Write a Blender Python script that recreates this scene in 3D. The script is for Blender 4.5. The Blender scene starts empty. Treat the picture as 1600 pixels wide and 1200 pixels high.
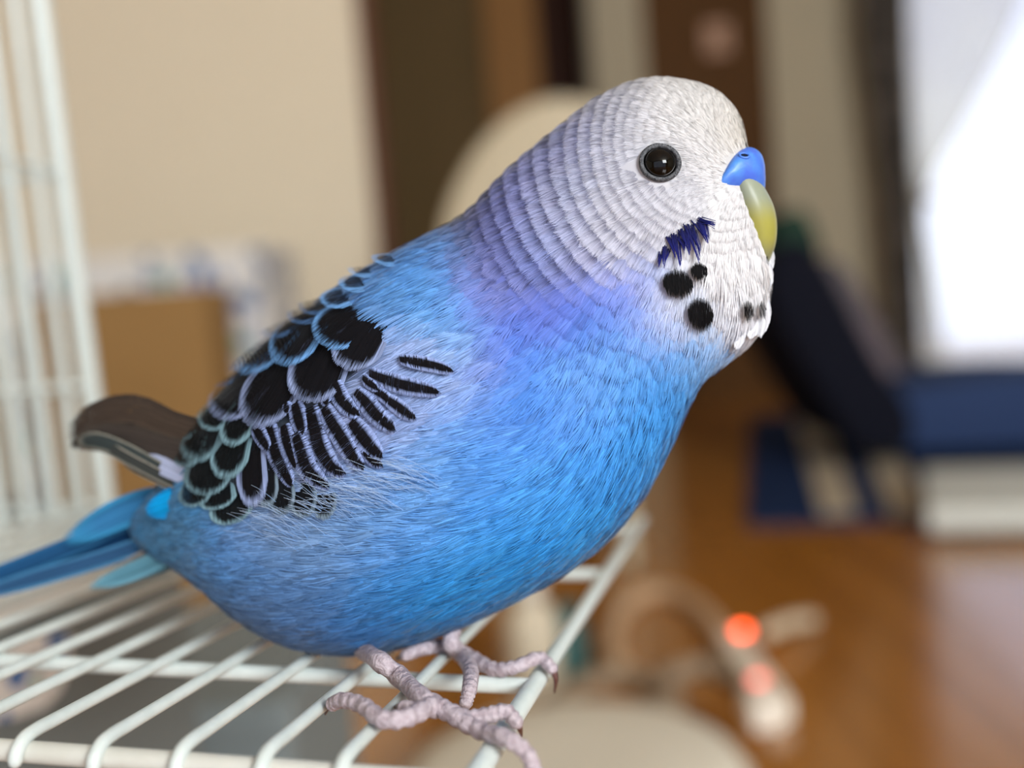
import bpy, math, random
import numpy as np
from mathutils import Vector, Matrix
from mathutils.bvhtree import BVHTree

random.seed(7)
rng = np.random.default_rng(11)
scene = bpy.context.scene
col = scene.collection

# ------------------------------------------------------------------ camera
F = 1600.0                                   # focal length in pixels of the 1600x1200 frame
CAM = np.array([0.0, 0.0, 0.49])
PITCH, ROLL = math.radians(5.0), math.radians(4.5)
_r0 = np.array([1.0, 0, 0]); _u0 = np.array([0, math.sin(PITCH), math.cos(PITCH)])
FWD = np.array([0, math.cos(PITCH), -math.sin(PITCH)])
RIGHT = math.cos(ROLL) * _r0 - math.sin(ROLL) * _u0
UP = math.sin(ROLL) * _r0 + math.cos(ROLL) * _u0
cd = bpy.data.cameras.new('camera'); cam = bpy.data.objects.new('camera', cd); col.objects.link(cam)
cam.matrix_world = Matrix(((RIGHT[0], UP[0], -FWD[0], CAM[0]), (RIGHT[1], UP[1], -FWD[1], CAM[1]),
                           (RIGHT[2], UP[2], -FWD[2], CAM[2]), (0, 0, 0, 1)))
cd.sensor_width = 36.0; cd.lens = 36.0; cd.clip_start = 0.01; cd.clip_end = 60
cd.dof.use_dof = True; cd.dof.focus_distance = 0.1495; cd.dof.aperture_fstop = 6.6
scene.camera = cam

# ------------------------------------------------------------------ light and exposure
w = bpy.data.worlds.new('sky'); scene.world = w; w.use_nodes = True
wn = w.node_tree.nodes; wl = w.node_tree.links
bgn = wn['Background']; bgn.inputs['Strength'].default_value = 1.45
tc = wn.new('ShaderNodeTexCoord'); nz = wn.new('ShaderNodeTexNoise'); nz.inputs['Scale'].default_value = 5.0
nz.inputs['Detail'].default_value = 4
cr = wn.new('ShaderNodeValToRGB')
cr.color_ramp.elements[0].position = 0.35; cr.color_ramp.elements[0].color = (0.62, 0.68, 0.96, 1)
cr.color_ramp.elements[1].position = 0.62; cr.color_ramp.elements[1].color = (0.94, 1.0, 1.10, 1)
wl.new(tc.outputs['Generated'], nz.inputs['Vector']); wl.new(nz.outputs['Fac'], cr.inputs['Fac'])
wl.new(cr.outputs['Color'], bgn.inputs['Color'])

def area(name, loc, target, size, power, color):
    l = bpy.data.lights.new(name, 'AREA'); l.shape = 'RECTANGLE'; l.size, l.size_y = size
    l.energy = power; l.color = color
    o = bpy.data.objects.new(name, l); col.objects.link(o); o.location = loc
    o.rotation_euler = (Vector(target) - Vector(loc)).to_track_quat('-Z', 'Y').to_euler(); return o
pl = area('daylight_portal', (0.2, -2.95, 1.1), (0.2, 0.0, 1.1), (4.8, 2.1), 1.0, (1, 1, 1)); pl.data.cycles.is_portal = True   # guides sky light through the big window behind the camera
area('added_window_light', (2.0, -2.75, 1.95), (0, 0.5, 0.5), (1.5, 1.2), 205.0, (0.95, 0.98, 1.0))   # area lamp added inside the window to strengthen its daylight

vs = scene.view_settings
vs.view_transform = 'Standard'; vs.look = 'None'; vs.gamma = 1.0; vs.use_curve_mapping = False
vs.exposure = 0.0

# ------------------------------------------------------------------ helpers
def nrm(v):
    v = np.asarray(v, float); return v / (np.linalg.norm(v, axis=-1, keepdims=True) + 1e-12)
def ray(px, py):
    return RIGHT * ((px - 800) / F) + UP * ((600 - py) / F) + FWD
def at_depth(px, py, z): return CAM + ray(px, py) * z
def at_y(px, py, Y):
    r = ray(px, py); return CAM + r * (Y / r[1])
def at_z(px, py, Z=0.0):
    r = ray(px, py); return CAM + r * ((Z - CAM[2]) / r[2])
def at_plane(px, py, P0, n):
    r = ray(px, py); return CAM + r * (np.dot(P0 - CAM, n) / np.dot(r, n))
def project(P):
    d = np.asarray(P) - CAM; z = d @ FWD
    return np.stack([800 + F * (d @ RIGHT) / z, 600 - F * (d @ UP) / z], -1)
def lin(c):
    c = np.asarray(c, float) / 255.0
    return np.where(c <= 0.04045, c / 12.92, ((c + 0.055) / 1.055) ** 2.4)

def mat(name, rgb, rough=0.6, spec=0.3, **kw):
    m = bpy.data.materials.new(name); m.use_nodes = True
    b = m.node_tree.nodes['Principled BSDF']
    b.inputs['Base Color'].default_value = (*lin(rgb), 1)
    b.inputs['Roughness'].default_value = rough
    b.inputs['Specular IOR Level'].default_value = spec
    for k, v in kw.items(): b.inputs[k.replace('_', ' ')].default_value = v
    return m
def nodes_of(m): return m.node_tree.nodes, m.node_tree.links, m.node_tree.nodes['Principled BSDF']
def noise_mat(name, c1, c2, scale=20, rough=0.6, spec=0.3, stretch=(1, 1, 1), bump=0.0, lo=0.35, hi=0.65, coord='Object'):
    m = mat(name, c1, rough, spec); n, l, b = nodes_of(m)
    t = n.new('ShaderNodeTexCoord'); mp = n.new('ShaderNodeMapping'); mp.inputs['Scale'].default_value = stretch
    z = n.new('ShaderNodeTexNoise'); z.inputs['Scale'].default_value = scale; z.inputs['Detail'].default_value = 5
    r = n.new('ShaderNodeValToRGB'); r.color_ramp.elements[0].position = lo; r.color_ramp.elements[1].position = hi
    r.color_ramp.elements[0].color = (*lin(c1), 1); r.color_ramp.elements[1].color = (*lin(c2), 1)
    l.new(t.outputs[coord], mp.inputs['Vector']); l.new(mp.outputs['Vector'], z.inputs['Vector'])
    l.new(z.outputs['Fac'], r.inputs['Fac']); l.new(r.outputs['Color'], b.inputs['Base Color'])
    if bump:
        bp = n.new('ShaderNodeBump'); bp.inputs['Strength'].default_value = bump; bp.inputs['Distance'].default_value = 0.002
        l.new(z.outputs['Fac'], bp.inputs['Height']); l.new(bp.outputs['Normal'], b.inputs['Normal'])
    return m

def tag(o, label=None, cat=None, group=None, kind=None):
    if label: o['label'] = label
    if cat: o['category'] = cat
    if group: o['group'] = group
    if kind: o['kind'] = kind
    return o
def empty(name, loc, label=None, cat=None, group=None):
    o = bpy.data.objects.new(name, None); o.empty_display_size = 0.05; col.objects.link(o); o.location = tuple(loc)
    return tag(o, label, cat, group)
ORIG = {}
def origin_of(o):
    p = np.zeros(3)
    while o is not None:
        p = p + np.array(o.location); o = o.parent
    return p
def mk(name, V, Fc, m, parent=None, smooth=True, uv=None, colors=None):
    """one mesh object from world-space vertices"""
    V = np.asarray(V, float)
    if parent is not None: V = V - origin_of(parent); loc = None
    else:
        loc = np.array([V[:, 0].mean(), V[:, 1].mean(), V[:, 2].min()]); V = V - loc
    me = bpy.data.meshes.new(name); me.from_pydata(V.tolist(), [], [tuple(int(i) for i in f) for f in Fc])
    if smooth: me.polygons.foreach_set('use_smooth', [True] * len(me.polygons))
    if m: me.materials.append(m)
    if uv is not None:
        ul = me.uv_layers.new(name='UVMap'); uv = np.asarray(uv, float)
        li = np.empty(len(me.loops), dtype=np.int32); me.loops.foreach_get('vertex_index', li)
        ul.data.foreach_set('uv', uv[li].ravel())
    if colors is not None:
        a = me.color_attributes.new('Col', 'FLOAT_COLOR', 'POINT')
        c = np.ones((len(V), 4)); c[:, :3] = colors; a.data.foreach_set('color', c.ravel())
    me.validate(); me.update()
    o = bpy.data.objects.new(name, me); col.objects.link(o)
    if parent is not None: o.parent = parent
    else: o.location = tuple(loc)
    return o
def join(parts):
    V, Fc, n = [], [], 0
    for v, f in parts:
        V.append(np.asarray(v, float)); Fc += [tuple(i + n for i in q) for q in f]; n += len(v)
    return np.concatenate(V), Fc
def catmull(P, n):
    P = np.asarray(P, float); k = len(P)
    Q = np.concatenate([[2 * P[0] - P[1]], P, [2 * P[-1] - P[-2]]])
    t = np.linspace(0, k - 1, n); i = np.minimum(t.astype(int), k - 2); u = (t - i)[:, None]
    a, b, c, d = Q[i], Q[i + 1], Q[i + 2], Q[i + 3]
    return 0.5 * ((2 * b) + (c - a) * u + (2 * a - 5 * b + 4 * c - d) * u ** 2 + (3 * b - a - 3 * c + d) * u ** 3)
def tube(P, R, seg=10, cap=True, flat=1.0):
    P = np.asarray(P, float); n = len(P); R = np.broadcast_to(np.asarray(R, float), (n,)).copy()
    if cap:      # rounded ends
        t0 = nrm(P[0] - P[1]); t1 = nrm(P[-1] - P[-2])
        P = np.concatenate([[P[0] + t0 * R[0] * .9, P[0] + t0 * R[0] * .6], P, [P[-1] + t1 * R[-1] * .6, P[-1] + t1 * R[-1] * .9]])
        R = np.concatenate([[R[0] * .3, R[0] * .75], R, [R[-1] * .75, R[-1] * .3]]); n += 4
    T = nrm(np.gradient(P, axis=0)); a = np.array([0, 0, 1.0])
    if abs(T[0] @ a) > .9: a = np.array([1.0, 0, 0])
    N = nrm(np.cross(T[0], a)); V = []
    th = np.linspace(0, 2 * np.pi, seg, endpoint=False)
    for k in range(n):
        N = nrm(N - T[k] * (N @ T[k])); B = np.cross(T[k], N)
        V.append(P[k] + R[k] * (np.cos(th)[:, None] * N + flat * np.sin(th)[:, None] * B))
    Fc = [(k * seg + j, k * seg + (j + 1) % seg, (k + 1) * seg + (j + 1) % seg, (k + 1) * seg + j) for k in range(n - 1) for j in range(seg)]
    Fc += [tuple(range(seg))[::-1], tuple((n - 1) * seg + j for j in range(seg))]
    return np.concatenate(V), Fc
def box(x0, x1, y0, y1, z0, z1):
    V = [(x, y, z) for z in (z0, z1) for y in (y0, y1) for x in (x0, x1)]
    return V, [(0, 2, 3, 1), (4, 5, 7, 6), (0, 1, 5, 4), (2, 6, 7, 3), (0, 4, 6, 2), (1, 3, 7, 5)]
def bevel(o, w_, seg=3):
    b = o.modifiers.new('bevel', 'BEVEL'); b.width = w_; b.segments = seg; return o
def extrude_poly(P, d):
    """closed polygon of 3D points pushed along vector d"""
    P = np.asarray(P, float); n = len(P); V = np.concatenate([P, P + np.asarray(d, float)])
    Fc = [tuple(range(n))[::-1], tuple(range(n, 2 * n))] + [(i, (i + 1) % n, n + (i + 1) % n, n + i) for i in range(n)]
    return V, Fc
def lathe(prof, c, seg=40):
    th = np.linspace(0, 2 * np.pi, seg, endpoint=False); V = []; k = len(prof)
    for r, z in prof: V += [(c[0] + r * math.cos(t), c[1] + r * math.sin(t), c[2] + z) for t in th]
    Fc = [(i * seg + j, i * seg + (j + 1) % seg, (i + 1) * seg + (j + 1) % seg, (i + 1) * seg + j) for i in range(k - 1) for j in range(seg)]
    Fc += [tuple(range(seg))[::-1], tuple((k - 1) * seg + j for j in range(seg))]
    return V, Fc
def sphere(c, r, seg=24, rings=14, sc=(1, 1, 1)):
    V = [(c[0], c[1], c[2] + r * sc[2])]
    for i in range(1, rings):
        p = math.pi * i / rings
        V += [(c[0] + r * sc[0] * math.sin(p) * math.cos(2 * math.pi * j / seg), c[1] + r * sc[1] * math.sin(p) * math.sin(2 * math.pi * j / seg), c[2] + r * sc[2] * math.cos(p)) for j in range(seg)]
    V.append((c[0], c[1], c[2] - r * sc[2])); Fc = [(0, 1 + j, 1 + (j + 1) % seg) for j in range(seg)]
    for i in range(rings - 2):
        a = 1 + i * seg; Fc += [(a + j, a + seg + j, a + seg + (j + 1) % seg, a + (j + 1) % seg) for j in range(seg)]
    a = 1 + (rings - 2) * seg; n = len(V) - 1; Fc += [(a + j, n, a + (j + 1) % seg) for j in range(seg)]
    return V, Fc

# ------------------------------------------------------------------ the room
M = {}
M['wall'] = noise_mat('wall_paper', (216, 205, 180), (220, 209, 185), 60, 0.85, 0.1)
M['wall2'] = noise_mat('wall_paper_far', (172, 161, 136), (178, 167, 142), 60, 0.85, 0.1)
M['ceil'] = mat('ceiling_paint', (225, 220, 208), 0.9, 0.1)
M['floor'] = noise_mat('floor_wood', (146, 94, 36), (166, 110, 46), 3.0, 0.15, 0.8, stretch=(9, 0.6, 1)); M['floor'].node_tree.nodes['Principled BSDF'].inputs['IOR'].default_value = 1.75
M['brown'] = noise_mat('door_wood', (78, 50, 20), (88, 58, 26), 3.0, 0.6, 0.1, stretch=(8, 8, .5))
M['taupe'] = noise_mat('sliding_door_panel', (92, 75, 47), (98, 80, 52), 3.0, 0.7, 0.1, stretch=(8, 8, .5))
M['tan'] = noise_mat('post_wood', (134, 96, 54), (142, 103, 60), 3.0, 0.6, 0.1, stretch=(8, 8, .5))
M['dark'] = noise_mat('dark_wood', (44, 20, 8), (50, 25, 11), 3.0, 0.6, 0.1, stretch=(8, 8, .5))
M['redtrim'] = mat('trim_wood', (98, 58, 38), 0.5, 0.3)

YB, YL = 4.2, 2.6
def slab(name, x0, x1, y0, y1, z0, z1, m, **k):
    v, f = box(x0, x1, y0, y1, z0, z1); o = mk(name, v, f, m, k.get('parent'), smooth=False)
    if k.get('parent') is None: tag(o, k.get('label'), None, None, 'structure')
    return o
slab('floor', -3.2, 3.6, -3.2, 6.2, -0.06, 0.0, M['floor'], label='glossy brown wooden floor')
slab('ceiling', -3.2, 3.6, -3.2, 6.2, 2.4, 2.46, M['ceil'], label='pale ceiling of the room')
def xb(px, Y, py=250): return at_y(px, py, Y)[0]
xl = xb(578, YL)
slab('wall_left', -3.2, xl, YL, YL + 0.12, 0, 2.4, M['wall'], label='beige papered wall behind the cage')
slab('trim_1', xl, xl + 0.028, YL - 0.012, YL + 0.13, 0, 2.4, M['redtrim'], label='reddish brown wooden trim at the end of the beige wall')
for nm, a in (('wall_front', (-3.2, -2.2, 0, 2.4)), ('wall_front', (2.6, 3.5, 0, 2.4)), ('wall_front', (-2.2, 2.6, 2.15, 2.4))):
    slab(nm, a[0], a[1], -3.1, -3.0, a[2], a[3], M['wall'], label='beige wall around the large window behind the camera')
slab('wall_side', -3.3, -3.2, -3.1, YB + .2, 0, 2.4, M['wall'], label='beige side wall on the cage side of the room')
slab('wall_end', -3.2, xb(1415, YB), 5.6, 5.7, 0, 2.4, M['wall'], label='beige wall closing the passage')
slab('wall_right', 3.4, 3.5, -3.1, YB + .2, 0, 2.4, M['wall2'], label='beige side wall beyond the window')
# far wall, piece by piece from the passage to the window
x0, x1, x2, x3, x4, x5 = [xb(p, YB) for p in (590, 772, 852, 936, 1018, 1210)]
slab('door_1', x0 - .6, x1, YB, YB + 0.05, 0, 2.4, M['taupe'], label='dark taupe sliding door panel at the end of the room')
slab('trim_2', x1, x2, YB - 0.04, YB + 0.1, 0, 2.4, M['tan'], label='wide tan wooden post between the dark doors')
slab('door_2', x2, x3, YB + 0.30, YB + 0.35, 0, 2.4, M['dark'], label='very dark brown recessed door behind the crown of the bird')
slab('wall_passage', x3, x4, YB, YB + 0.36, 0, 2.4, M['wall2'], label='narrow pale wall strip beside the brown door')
d3 = slab('door_3', x4, x5, YB + 0.02, YB + 0.07, 0, 2.35, M['brown'], label='brown wooden door in the far wall')
plate = at_y(1120, 60, YB + .015)
v, f = box(plate[0] - .05, plate[0] + .05, YB + 0.008, YB + 0.02, plate[2] - .06, plate[2] + .06)
bevel(mk('door_plate', v, f, mat('plate_pink', (176, 138, 112), 0.6), d3, False), .003)
v, f = sphere((x4 + .07, YB - .02, .95), .028); mk('door_knob', v, f, mat('knob_brass', (150, 120, 70), 0.3, 0.5, Metallic=1.0), d3)
xw0, xw1, zw0, zw1 = xb(1420, YB), 3.05, 0.03, 2.1
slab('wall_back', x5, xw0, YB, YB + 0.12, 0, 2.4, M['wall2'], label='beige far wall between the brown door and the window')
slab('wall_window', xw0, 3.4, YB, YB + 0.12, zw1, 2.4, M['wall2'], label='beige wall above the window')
slab('baseboard_back', x5, xw0, YB - 0.014, YB, 0, 0.07, M['brown'], label='brown baseboard along the far wall')
slab('baseboard_left', -3.2, xl, YL - 0.014, YL, 0, 0.07, M['redtrim'], label='brown baseboard along the beige wall')
win = empty('window_1', ((xw0 + xw1) / 2, YB + .06, zw0)); tag(win, 'tall bright window reaching down to the floor', None, None, 'structure')
alu = mat('window_aluminium', (196, 198, 200), 0.4, 0.5)
for (a, b, c, d_) in ((xw0, xw0 + .04, zw0, zw1), (xw1 - .04, xw1, zw0, zw1), (xw0, xw1, 0, .05), (xw0, xw1, zw1 - .04, zw1), ((xw0 + xw1) / 2 + .1, (xw0 + xw1) / 2 + .15, zw0, zw1)):
    v, f = box(a, b, YB + .03, YB + .08, c, d_); mk('window_frame', v, f, alu, win, False)
glass = bpy.data.materials.new('window_glass'); glass.use_nodes = True
gn, gl = glass.node_tree.nodes, glass.node_tree.links; gn.remove(gn['Principled BSDF'])
tb = gn.new('ShaderNodeBsdfTransparent'); gb = gn.new('ShaderNodeBsdfGlossy'); gb.inputs['Roughness'].default_value = .05
mx = gn.new('ShaderNodeMixShader'); mx.inputs[0].default_value = .05
gl.new(tb.outputs[0], mx.inputs[1]); gl.new(gb.outputs[0], mx.inputs[2]); gl.new(mx.outputs[0], gn['Material Output'].inputs['Surface'])
for a, b in ((xw0 + .04, (xw0 + xw1) / 2 + .1), ((xw0 + xw1) / 2 + .15, xw1 - .04)):
    v, f = box(a, b, YB + .05, YB + .056, zw0 + .02, zw1 - .04); mk('window_pane', v, f, glass, win, False)

# ------------------------------------------------------------------ curtains
def sheet(edgeL, edgeR, n, m_, folds, amp, Y, thick=.004):
    """hanging cloth between two side outlines given as pixels at distance Y"""
    L = np.array([at_y(p[0], p[1], Y) for p in edgeL]); R = np.array([at_y(p[0], p[1], Y) for p in edgeR])
    L = catmull(L, m_); R = catmull(R, m_); u = np.linspace(0, 1, n)
    P = L[:, None] * (1 - u)[None, :, None] + R[:, None] * u[None, :, None]
    wv = amp * (np.sin(u * folds * 2 * np.pi) + .35 * np.sin(u * folds * 4.7 * np.pi + 1))
    Wd = np.linalg.norm(R - L, axis=1); P[:, :, 1] += wv[None] * np.clip(Wd / Wd.max(), .35, 1)[:, None]
    V = P.reshape(-1, 3); Fc = [(i * n + j, i * n + j + 1, (i + 1) * n + j + 1, (i + 1) * n + j) for i in range(m_ - 1) for j in range(n - 1)]
    return V, Fc
def cloth_mat(name, rgb, transl):
    m = mat(name, rgb, .9, .05); n, l, b = nodes_of(m)
    t = n.new('ShaderNodeBsdfTranslucent'); t.inputs['Color'].default_value = (*lin(rgb), 1)
    x = n.new('ShaderNodeMixShader'); x.inputs[0].default_value = transl
    l.new(b.outputs[0], x.inputs[1]); l.new(t.outputs[0], x.inputs[2])
    tr_ = n.new('ShaderNodeBsdfTransparent'); y = n.new('ShaderNodeMixShader'); y.inputs[0].default_value = .60      # open weave
    l.new(x.outputs[0], y.inputs[1]); l.new(tr_.outputs[0], y.inputs[2]); l.new(y.outputs[0], n['Material Output'].inputs['Surface'])
    return m
sheer = cloth_mat('sheer_cloth', (246, 244, 232), .75)
v, f = sheet([(1412, -330), (1412, 0), (1420, 150), (1432, 300), (1440, 420), (1444, 610)],
             [(1700, -330), (1600, 0), (1520, 170), (1446, 312), (1462, 440), (1490, 610)], 60, 50, 7, .022, YB - .12)
o = mk('sheer_curtain', v, f, sheer); o.modifiers.new('cloth', 'SOLIDIFY').thickness = .002
tag(o, 'white sheer curtain gathered with a tieback at the bright window', 'curtain')
tb0, tb1 = at_y(1426, 296, YB - .12), at_y(1452, 318, YB - .12)
ang = np.linspace(0, 2 * np.pi, 25); c_ = (tb0 + tb1) / 2; hw = np.linalg.norm(tb1 - tb0) / 2 + .008
mk('tieback', *tube([c_ + np.array([math.cos(a) * hw, math.sin(a) * .035, math.cos(a) * -.01]) for a in ang], .012, 8, False), mat('tieback_cloth', (196, 188, 172), .8, .1), o)
dcm = noise_mat('dark_curtain_cloth', (58, 54, 50), (108, 100, 92), 14, .9, .05, lo=.40, hi=.64)
v, f = sheet([(1342, -330), (1346, 0), (1362, 160), (1380, 320), (1388, 440), (1388, 612)],
             [(1420, -330), (1416, 0), (1420, 160), (1428, 320), (1436, 440), (1440, 612)], 40, 40, 4, .02, YB - .19)
o = mk('dark_curtain', v, f, dcm); o.modifiers.new('cloth', 'SOLIDIFY').thickness = .004
tag(o, 'dark grey patterned curtain drawn narrow beside the white sheer curtain', 'curtain')
rp = [at_y(1330, -330, YB - .15), at_y(1330, -330, YB - .15) + np.array([1.9, 0, 0])]
zr = min(2.36, rp[0][2] + .02)
o = mk('curtain_rail', *tube([(rp[0][0], YB - .15, zr), (rp[1][0], YB - .15, zr)], .013), alu); tag(o, 'pale metal curtain rail above the window', 'rail')

# ------------------------------------------------------------------ white dining chair behind the neck of the bird
cream = mat('chair_cream', (192, 180, 152), .5, .3)
Yc = 2.1
ch = empty('dining_chair', (at_y(905, 300, Yc)[0], Yc, 0), 'cream chair with a rounded high back standing behind the bird', 'chair')
out = [(680, 420), (696, 330), (732, 250), (780, 192), (835, 158), (885, 150), (935, 160), (968, 190), (988, 250), (996, 330), (998, 420), (990, 520), (850, 530), (690, 520)]
cen = np.mean([at_y(a, b, Yc) for a, b in out], 0)
P = catmull(np.array([at_y(a, b, Yc) for a, b in out + out[:1]]), 57)[:-1]
v, f = extrude_poly(P, (0, .05, 0)); bevel(mk('backrest', v, f, cream, ch, True), .018, 3)
cx, zs = cen[0], .44
v, f = box(cx - .19, cx + .17, Yc - .42, Yc + .05, zs - .05, zs); bevel(mk('seat', v, f, cream, ch), .02)
for sx in (-.8, .4):
    for sy in (-.36, .02):
        mk('leg', *tube([(cx + sx * .19, Yc + sy, zs - .04), (cx + sx * .19, Yc + sy, 0.012)], [.018, .012], 10), cream, ch)

# ------------------------------------------------------------------ navy floor chair, rug, board
navy = noise_mat('navy_fabric_lit', (38, 54, 88), (48, 66, 102), 200, .85, .15)  # seat colour lightened to stand in for window light falling on it
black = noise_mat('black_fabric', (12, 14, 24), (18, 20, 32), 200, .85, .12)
Yf = 2.35
base = at_y(1400, 712, Yf)
fc = empty('floor_chair', (base[0], Yf + .25, 0.02), 'navy legless floor chair with a reclined back on the striped rug', 'chair')
back = [(1196, 420), (1222, 384), (1256, 376), (1292, 412), (1338, 500), (1380, 575), (1425, 640), (1420, 700), (1350, 705), (1300, 640), (1250, 560), (1212, 490)]
P = catmull(np.array([at_y(a, b, Yf) for a, b in back + back[:1]]), 61)[:-1]
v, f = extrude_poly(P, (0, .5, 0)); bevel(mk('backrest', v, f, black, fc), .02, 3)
seat = [(1330, 650), (1370, 622), (1450, 604), (1560, 588), (1700, 580), (1790, 592), (1800, 660), (1700, 692), (1560, 702), (1430, 706), (1350, 704)]
P = catmull(np.array([at_y(a, b, Yf + .02) for a, b in seat + seat[:1]]), 61)[:-1]
v, f = extrude_poly(P, (0, .46, 0)); bevel(mk('seat', v, f, navy, fc), .03, 3)
# cloth lying over the chair
gcl = noise_mat('grey_cloth', (96, 92, 96), (112, 100, 104), 12, .9, .05)
drape = [(1300, 402), (1330, 430), (1372, 500), (1400, 560), (1415, 606), (1392, 604), (1350, 528), (1312, 452), (1288, 416)]
P = catmull(np.array([at_y(a, b, Yf + .3) for a, b in drape + drape[:1]]), 46)[:-1]
v, f = extrude_poly(P, (0, .22, 0)); o = mk('folded_cloth', v, f, gcl); bevel(o, .012); tag(o, 'grey folded cloth leaning on the inside of the floor chair back', 'cloth')
gr = noise_mat('green_cloth', (34, 54, 46), (44, 66, 54), 12, .9, .05)
drape = [(1205, 402), (1216, 350), (1240, 326), (1266, 340), (1284, 396), (1256, 376), (1224, 384)]
P = catmull(np.array([at_y(a, b, Yf + .12) for a, b in drape + drape[:1]]), 40)[:-1]
v, f = extrude_poly(P, (0, .2, 0)); o = mk('green_cloth', v, f, gr); bevel(o, .01); tag(o, 'dark green cloth hung over the top of the floor chair', 'cloth')

def floor_quad(pts, h, z0=0.0):
    P = np.array([at_z(a, b, z0 + h) for a, b in pts]); lo = P.copy(); lo[:, 2] = z0
    n = len(P); V = np.concatenate([lo, P])
    return V, [tuple(range(n))[::-1], tuple(range(n, 2 * n))] + [(i, (i + 1) % n, n + (i + 1) % n, n + i) for i in range(n)]
rugm = noise_mat('rug_navy', (30, 44, 74), (36, 52, 84), 80, .95, .05)
rugc = noise_mat('rug_cream', (170, 158, 136), (182, 170, 148), 80, .95, .05)
rug = empty('striped_rug', (*at_z(1350, 780)[:2], 0), 'navy rug with slanted cream stripes under the floor chair', 'rug')
v, f = floor_quad([(1166, 816), (1172, 650), (1690, 615), (1800, 800)], .010); bevel(mk('rug_field', v, f, rugm, rug, False), .004)
for s in ([(1284, 804), (1244, 660), (1290, 655), (1340, 798)], [(1392, 803), (1350, 700), (1400, 696), (1450, 800)]):
    v, f = floor_quad(s, .003, .0102); mk('rug_stripe', v, f, rugc, rug, False)
wb = noise_mat('board_white', (196, 200, 190), (204, 206, 198), 40, .6, .3)
v, f = floor_quad([(1448, 806), (1440, 740), (1720, 735), (1800, 800)], .045); o = mk('low_board', v, f, wb, None, False); bevel(o, .008)
o.location.z = 0.0136
tag(o, 'pale low board lying in front of the floor chair seat', 'board')

# ------------------------------------------------------------------ things on the floor
fcm = noise_mat('cushion_linen', (206, 200, 182), (212, 206, 190), 160, .9, .1)
c0 = at_z(895, 1225, .03); R_ = .165
v, f = lathe([(0.01, 0), (R_ * .86, 0), (R_ * .97, .012), (R_, .028), (R_ * .95, .046), (R_ * .8, .056), (R_ * .4, .060), (0.01, .058)], (c0[0], c0[1], 0), 56)
cu = mk('floor_cushion', v, f, fcm); tag(cu, 'round beige floor cushion on the wooden floor below the cage door', 'cushion')
mk('piping', *tube([(c0[0] + math.cos(a) * R_, c0[1] + math.sin(a) * R_, .028) for a in np.linspace(0, 2 * np.pi, 61)], .004, 6, False), fcm, cu)
# power strip with two glowing switches
strip_w = mat('strip_white', (226, 218, 200), .5, .3)
a0, a1 = at_z(1142, 1000, .02), at_z(1212, 1100, .02)
ax = nrm(np.array([a1[0] - a0[0], a1[1] - a0[1], 0])); sd = np.array([-ax[1], ax[0], 0])
ps = empty('power_strip', (*((a0 + a1) / 2)[:2], 0), 'white power strip with glowing orange switch lamps on the floor', 'power strip')
def obox(c, ax, sd, hl, hw_, z0, z1):
    V = [c + ax * sx * hl + sd * sy * hw_ + np.array([0, 0, z]) for z in (z0, z1) for sy in (-1, 1) for sx in (-1, 1)]
    return [tuple(q) for q in V], [(0, 2, 3, 1), (4, 5, 7, 6), (0, 1, 5, 4), (2, 6, 7, 3), (0, 4, 6, 2), (1, 3, 7, 5)]
def lamp_mat(name, c, s):
    m = mat(name, c, .4); _, _, b = nodes_of(m); b.inputs['Emission Color'].default_value = (*lin(c), 1); b.inputs['Emission Strength'].default_value = s; return m
orange = lamp_mat('switch_orange', (255, 84, 40), 9.0); pinkl = lamp_mat('switch_pink', (255, 120, 110), 2.4)
mid = (a0 + a1) / 2; mid[2] = 0
HL = np.linalg.norm((a1 - a0)[:2]) / 2 + .012
v, f = obox(mid, ax, sd, HL, .016, 0, .03); bevel(mk('strip_body', v, f, strip_w, ps, False), .005)
for px, py, m_ in ((1160, 985, orange), (1184, 1062, pinkl)):
    q = at_z(px, py, .032); q[2] = 0
    v, f = obox(q, ax, sd, .0055, .0075, .028, .036); bevel(mk('switch_lamp', v, f, m_, ps, False), .003)
plugm = mat('plug_white', (222, 212, 196), .5, .3)
for px, py, hl in ((1190, 1108, .024),):
    q = at_z(px, py, .045); q[2] = 0
    v, f = obox(q, ax, sd, hl, .017, .029, .062); o = mk('power_plug', v, f, plugm, None, False); bevel(o, .006)
    tag(o, 'white plug in the end of the power strip beside the pinkish lamp', 'plug')
q0, q1 = at_z(1196, 988, .03), at_z(1268, 968, .012)
o = mk('charger_cable', *tube(catmull([q0, (q0 + q1) / 2 + [0, 0, .004], q1], 12), .010, 10), mat('cable_cream', (196, 178, 150), .6, .2))
tag(o, 'thick cream cable end lying beside the orange lamp of the power strip', 'cable')
cabm = mat('cable_taupe', (190, 160, 126), .6, .2); cabd = mat('cable_grey', (140, 122, 100), .6, .2)
def floor_cable(name, pts, r, m_, label, z=None):
    P = catmull(np.array([at_z(a, b, r) for a, b in pts]), 60); o = mk(name, *tube(P, r, 10), m_); o.location.z = 0.0 if z is None else z
    tag(o, label, 'cable'); return o
floor_cable('cable_loop', [(1126, 990), (1108, 966), (1070, 935), (1015, 925), (970, 955), (955, 1010), (968, 1040)], .013, cabm, 'taupe cable looping over the wooden floor beside the power strip')
floor_cable('cable_bundle', [(1138, 1052), (1104, 1040), (1066, 1046), (1046, 1056)], .013, cabd, 'grey brown cable running from the power strip to the loop')
floor_cable('cable_arc', [(880, 1092), (920, 1066), (970, 1056), (1020, 1070), (1052, 1092), (1030, 1112), (960, 1116)], .013, cabd, 'grey brown cable arching beside the round cushion')
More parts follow.
